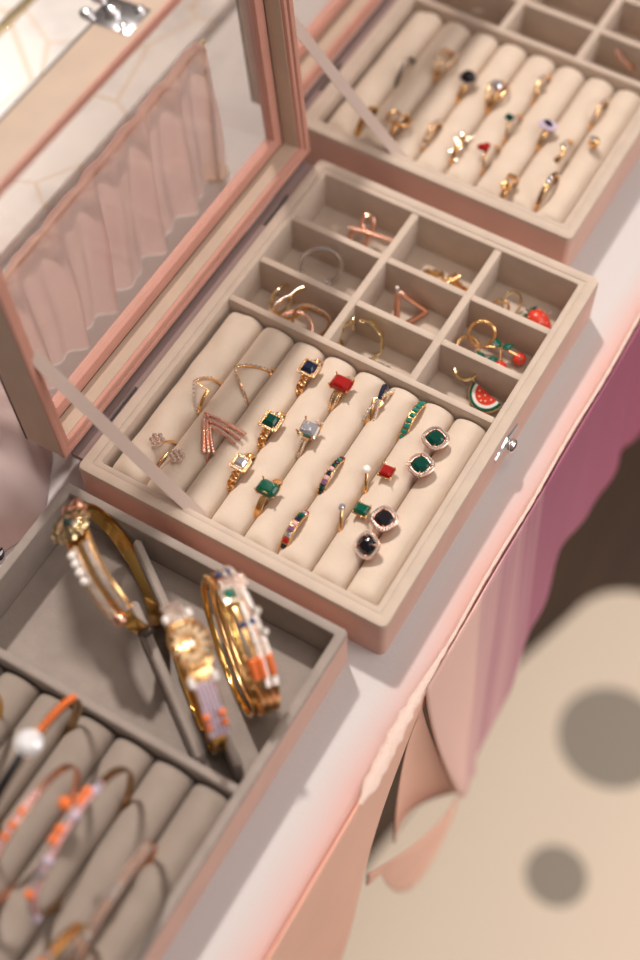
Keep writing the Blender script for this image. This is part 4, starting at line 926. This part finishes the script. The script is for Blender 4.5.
loft(bm, [[mt @ Vector((x * s, y * s, z)) for x, y in crr] for s, z in ((0.9, -0.001), (1, 0.0004), (0.9, 0.0014), (0.7, 0.0010), (0.5, 0.0026), (0.2, 0.0034))], cap0=True, cap1=True); md_ = obj('medallion', bm, M['pale'], t)
bm = BM(); stone_cut(bm, sup(0.0022, 0.0022, 2, 12), 0.0014, mt @ Matrix.Translation((0.0, 0, 0.0034))); obj('stone', bm, M['darkgreen'], md_, flat=True)
bm = BM(); ico(bm, mt @ Vector((0.0035, 0.003, 0.0036)), 0.0014, 1); obj('crystal', bm, M['clear'], md_, flat=True)
for dd, yy in ((-46, -0.003), (-52, 0.001), (66, -0.002)):
    bm = BM(); ico(bm, on(RB, dd, yy, .001), 0.0034, 2, (1, 1, .7)); obj('leaf_ornament', bm, M['rose'], t)
bm = BM(); mt = mat_on(RB - .001, 104, 0, 0.0); 
bx0 = BM(); box(bx0, -0.004, 0.004, -0.0034, 0.0034, -0.0016, 0.0022, 0.0005); bx0.transform(mt); obj('clasp', bx0, M['steel'], t); bm.free()
# 2: sunflower bangle between the strips
RB = 0.0345
t = thing('bangle', 'gold bangle with an oval sunflower motif between the two divider strips', 'bangle', (0.1130, -0.0668, TF + RB), bangle_rot((0.80, -0.60), -2), BG)
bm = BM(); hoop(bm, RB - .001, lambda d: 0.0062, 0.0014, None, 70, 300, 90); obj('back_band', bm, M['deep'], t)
bm = BM(); hoop(bm, RB - .001, lambda d: 0.0098 if abs(d) > 24 else 0.0118, 0.0018, None, -62, 72, 60); obj('front_band', bm, M['gold'], t)
crystals_on(t, RB + .0002, frange(-60, -26, 15), (-0.0036, -0.0018, 0, 0.0018, 0.0036), 0.0009, 'pave'); crystals_on(t, RB + .0002, frange(28, 70, 17), (-0.0034, -0.0017, 0.0, 0.0017, 0.0034), 0.0009, 'lilac')
crystals_on(t, RB + .0006, (-30, -27, 24, 27), (-0.0050, 0.0052), 0.0018, 'pearl', 'pearl_bead')
crystals_on(t, RB + .0004, frange(52, 60, 2), (-0.0036, 0.0036), 0.0019, 'amber', 'orange_stone')
mt = mat_on(RB, 0, 0, 0.0014); bm = BM()
for j in range(14):
    a = 2 * PI * j / 14; c = Vector((0.0074 * math.cos(a), 0.0052 * math.sin(a), 0.0010))
    q_ = Quaternion((0, 0, 1), math.atan2(0.0046 * math.sin(a), 0.0072 * math.cos(a))); mm_ = mt @ Matrix.Translation(c) @ q_.to_matrix().to_4x4() @ Matrix.Diagonal((0.0034, 0.0010, 0.0014, 1))
    bmesh.ops.create_icosphere(bm, subdivisions=2, radius=1, matrix=mm_)
obj('sunflower', bm, M['matte'], t)
bm = BM(); ol = sup(0.0112, 0.0082, 2.6, 40); tube(bm, [mt @ Vector((x, y, 0.0002)) for x, y in ol], 0.0008, 6, closed=True); obj('sunflower_rim', bm, M['gold'], t)
bm = BM(); ico(bm, mt @ Vector((0, 0, 0.0016)), 0.0019, 1); obj('centre_stone', bm, M['clear'], t, flat=True)
bm = BM(); box(bm, -0.005, 0.005, -0.0034, 0.0034, -0.0016, 0.0020, 0.0005); bm.transform(mat_on(RB - .001, 150, 0, 0)); obj('clasp', bm, M['steel'], t)
# 3: stack of two joined crystal bangles
for i, (off, labx, main) in enumerate(((Vector((0.1225, -0.0400, 0)), 'wide gold bangle with square teal halo and crystal rows, right one in the tray', True), (Vector((0.1175, -0.0455, 0)), 'slim plain gold bangle pressed against the wide crystal bangle', False))):
    RB = 0.0340 if main else 0.0332
    t = thing('bangle', labx, 'bangle', (off.x, off.y, TF + RB), bangle_rot((0.80, -0.60), -3), BG)
    if main:
        for y, m_, ww in ((-0.0036, 'gold', 0.0024), (-0.0008, 'gold', 0.0032), (0.0025, 'gold', 0.0032)):
            bm = BM(); hoop(bm, RB - .001, ww, 0.0016, lambda d, y=y: y, 0, 360, 90); obj('band', bm, M[m_], t)
        crystals_on(t, RB + .0002, frange(-66, 62, 52), (-0.0012, -0.0002, 0.0020, 0.0032), 0.0009, 'pave'); crystals_on(t, RB + .0005, frange(-28, -20, 3), (-0.0045, -0.0016, 0.0016, 0.0046), 0.0019, 'pave_rose', 'large_crystal')
        crystals_on(t, RB + .0003, frange(40, 52, 4), (-0.0050, -0.0016, 0.0028), 0.0018, 'amber', 'orange_stone'); crystals_on(t, RB + .0005, (6, 22), (0.0042,), 0.0021, 'pave', 'large_crystal'); crystals_on(t, RB + .0004, (-42, 12), (-0.0036, 0.001), 0.0014, 'blue', 'blue_stone')
        mt = mat_on(RB, -12, -0.0040, 0.0012)
        bm = BM(); box(bm, -0.0046, 0.0046, -0.0042, 0.0042, -0.0010, 0.0010, 0.0006); bm.transform(mt); sq = obj('square_mount', bm, M['pale'], t)
        bm = BM(); step_cut(bm, 0.0044, 0.0036, 0.0016, 0.1, mt @ Matrix.Translation((0, 0, 0.0012))); obj('stone', bm, M['teal'], sq, flat=True)
        bm = BM()
        for q in along(sup(0.0037, 0.0034, 8, 20), 16): ico(bm, mt @ Vector((q.x, q.y, 0.0012)), 0.0008, 1)
        obj('halo', bm, M['pave'], sq, flat=True)
    else:
        bm = BM(); hoop(bm, RB - .001, 0.0030, 0.0014, None, 0, 360, 90); obj('band', bm, M['deep'], t)
        crystals_on(t, RB, frange(-60, 60, 16), (0,), 0.0010, 'gold', 'beads')
# bangles on the tray's rolls
BG2 = 'bracelets laid over the tray rolls'
def roll_bangle(label, loc, R, lean, m, fw, deco, ell=1.0, yaw=0):
    t = thing('bangle', label, 'bangle', loc, bangle_rot((math.sin(R_(yaw)), math.cos(R_(yaw))), lean), BG2)
    if ell != 1.0: pass
    bmx = BM(); hoop(bmx, R - .0008, fw, 0.0014, None, 0, 360, 100, rf=lambda d: R * (ell - 1) * math.sin(R_(d)) ** 2); obj('band', bmx, M[m], t)
    return t
def ell_at(R, ell): return lambda d: R * (1 + (ell - 1) * math.sin(R_(d)) ** 2)
def deco(t, R, ell, angs, y, r, m, nm):
    f_ = ell_at(R, ell)
    if nm not in ('crystals', 'beads'):
        for d in angs: bmx = BM(); ico(bmx, on(f_(d), d, y), r, 2 if 'crystal' not in nm else 1); obj(nm, bmx, M[m], t, flat='crystal' in nm)
        return
    bmx = BM()
    for d in angs: ico(bmx, on(f_(d), d, y), r, 1)
    return obj(nm, bmx, M[m], t, flat=True)
# local x points along the rolls (+v) for yaw = 0
E_ = 1.14
t = roll_bangle('oval bangle with orange and white crystals leaning on the middle tray rolls', (0.1140, -0.1510, 0.0430), 0.0300, -1, 'bronze', lambda d: 0.0040, None, E_)
deco(t, 0.0304, E_, frange(-84, 34, 34), -0.0010, 0.0014, 'blush', 'crystals'); deco(t, 0.0304, E_, frange(-84, 34, 34), 0.0011, 0.0013, 'pave', 'crystals'); deco(t, 0.0308, E_, [22, 14, -12, -20, -64], 0.0012, 0.0024, 'amber', 'orange_stone'); deco(t, 0.0310, E_, [2, 27, -96, -88, -34], -0.0010, 0.0020, 'lilac', 'lilac_stone'); deco(t, 0.0312, E_, [30, -44], 0.0, 0.0027, 'clear', 'large_crystal'); deco(t, 0.0312, E_, [6], 0.0055, 0.0030, 'amber', 'orange_stone')
t = roll_bangle('slim bangle with peach crystals just left of the oval orange bangle', (0.0935, -0.1600, 0.0430), 0.0290, 2, 'rose', lambda d: 0.0036, None, E_)
deco(t, 0.0293, E_, frange(-80, 20, 24), 0.0, 0.0015, 'blush', 'crystals'); deco(t, 0.0296, E_, [-10, -20, 2], 0.0, 0.0018, 'amber', 'orange_stone')
t = roll_bangle('rose gold pave bangle over the right-hand tray rolls', (0.1385, -0.1660, 0.0385), 0.0260, 8, 'copper', lambda d: 0.0046, None, E_)
deco(t, 0.0263, E_, frange(-90, 58, 44), -0.0012, 0.0012, 'pave_rose', 'crystals'); deco(t, 0.0263, E_, frange(-90, 58, 44), 0.0012, 0.0012, 'pave_rose', 'crystals'); deco(t, 0.0268, E_, [6, -2, -40], 0.0, 0.0022, 'pave', 'large_crystal')
t = roll_bangle('bangle with one big white sparkling stone at the left edge', (0.0765, -0.1360, 0.0430), 0.0300, 8, 'bronze', lambda d: 0.0044, None, E_)
deco(t, 0.0303, E_, frange(18, 66, 9), 0.0, 0.0017, 'amber', 'crystals')
bm = BM(); stone_cut(bm, sup(0.0060, 0.0060, 2, 14), 0.0032, mat_on(0.0310, 2, 0, 0.0016)); o = obj('large_stone', bm, M['brilliant'], t, flat=True); o['label'] = 'large round white stone'
bm = BM(); hoop(bm, 0.0306, 0.0038, 0.0012, None, -60, -6, 30, rf=lambda d: 0.0300 * (E_ - 1) * math.sin(R_(d)) ** 2); o = obj('dark_inlay', bm, M['blackplastic'], t); o['label'] = 'black enamel inlay'
t = roll_bangle('yellow gold bangle with orange stones at the bottom edge', (0.1340, -0.2090, 0.0400), 0.0270, 2, 'deep', lambda d: 0.0050, None, E_)
deco(t, 0.0274, E_, frange(-40, 60, 20), 0.0, 0.0020, 'gold', 'beads'); deco(t, 0.0279, E_, [2, -8, 12], 0.0, 0.0026, 'amber', 'orange_stone'); deco(t, 0.0280, E_, [22, -20], 0.0, 0.0020, 'clear', 'large_crystal')
t = roll_bangle('plain thick yellow gold bangle cut by the left edge of the view', (0.0430, -0.1480, 0.0400), 0.0275, 0, 'deep', lambda d: 0.0050, None, E_)
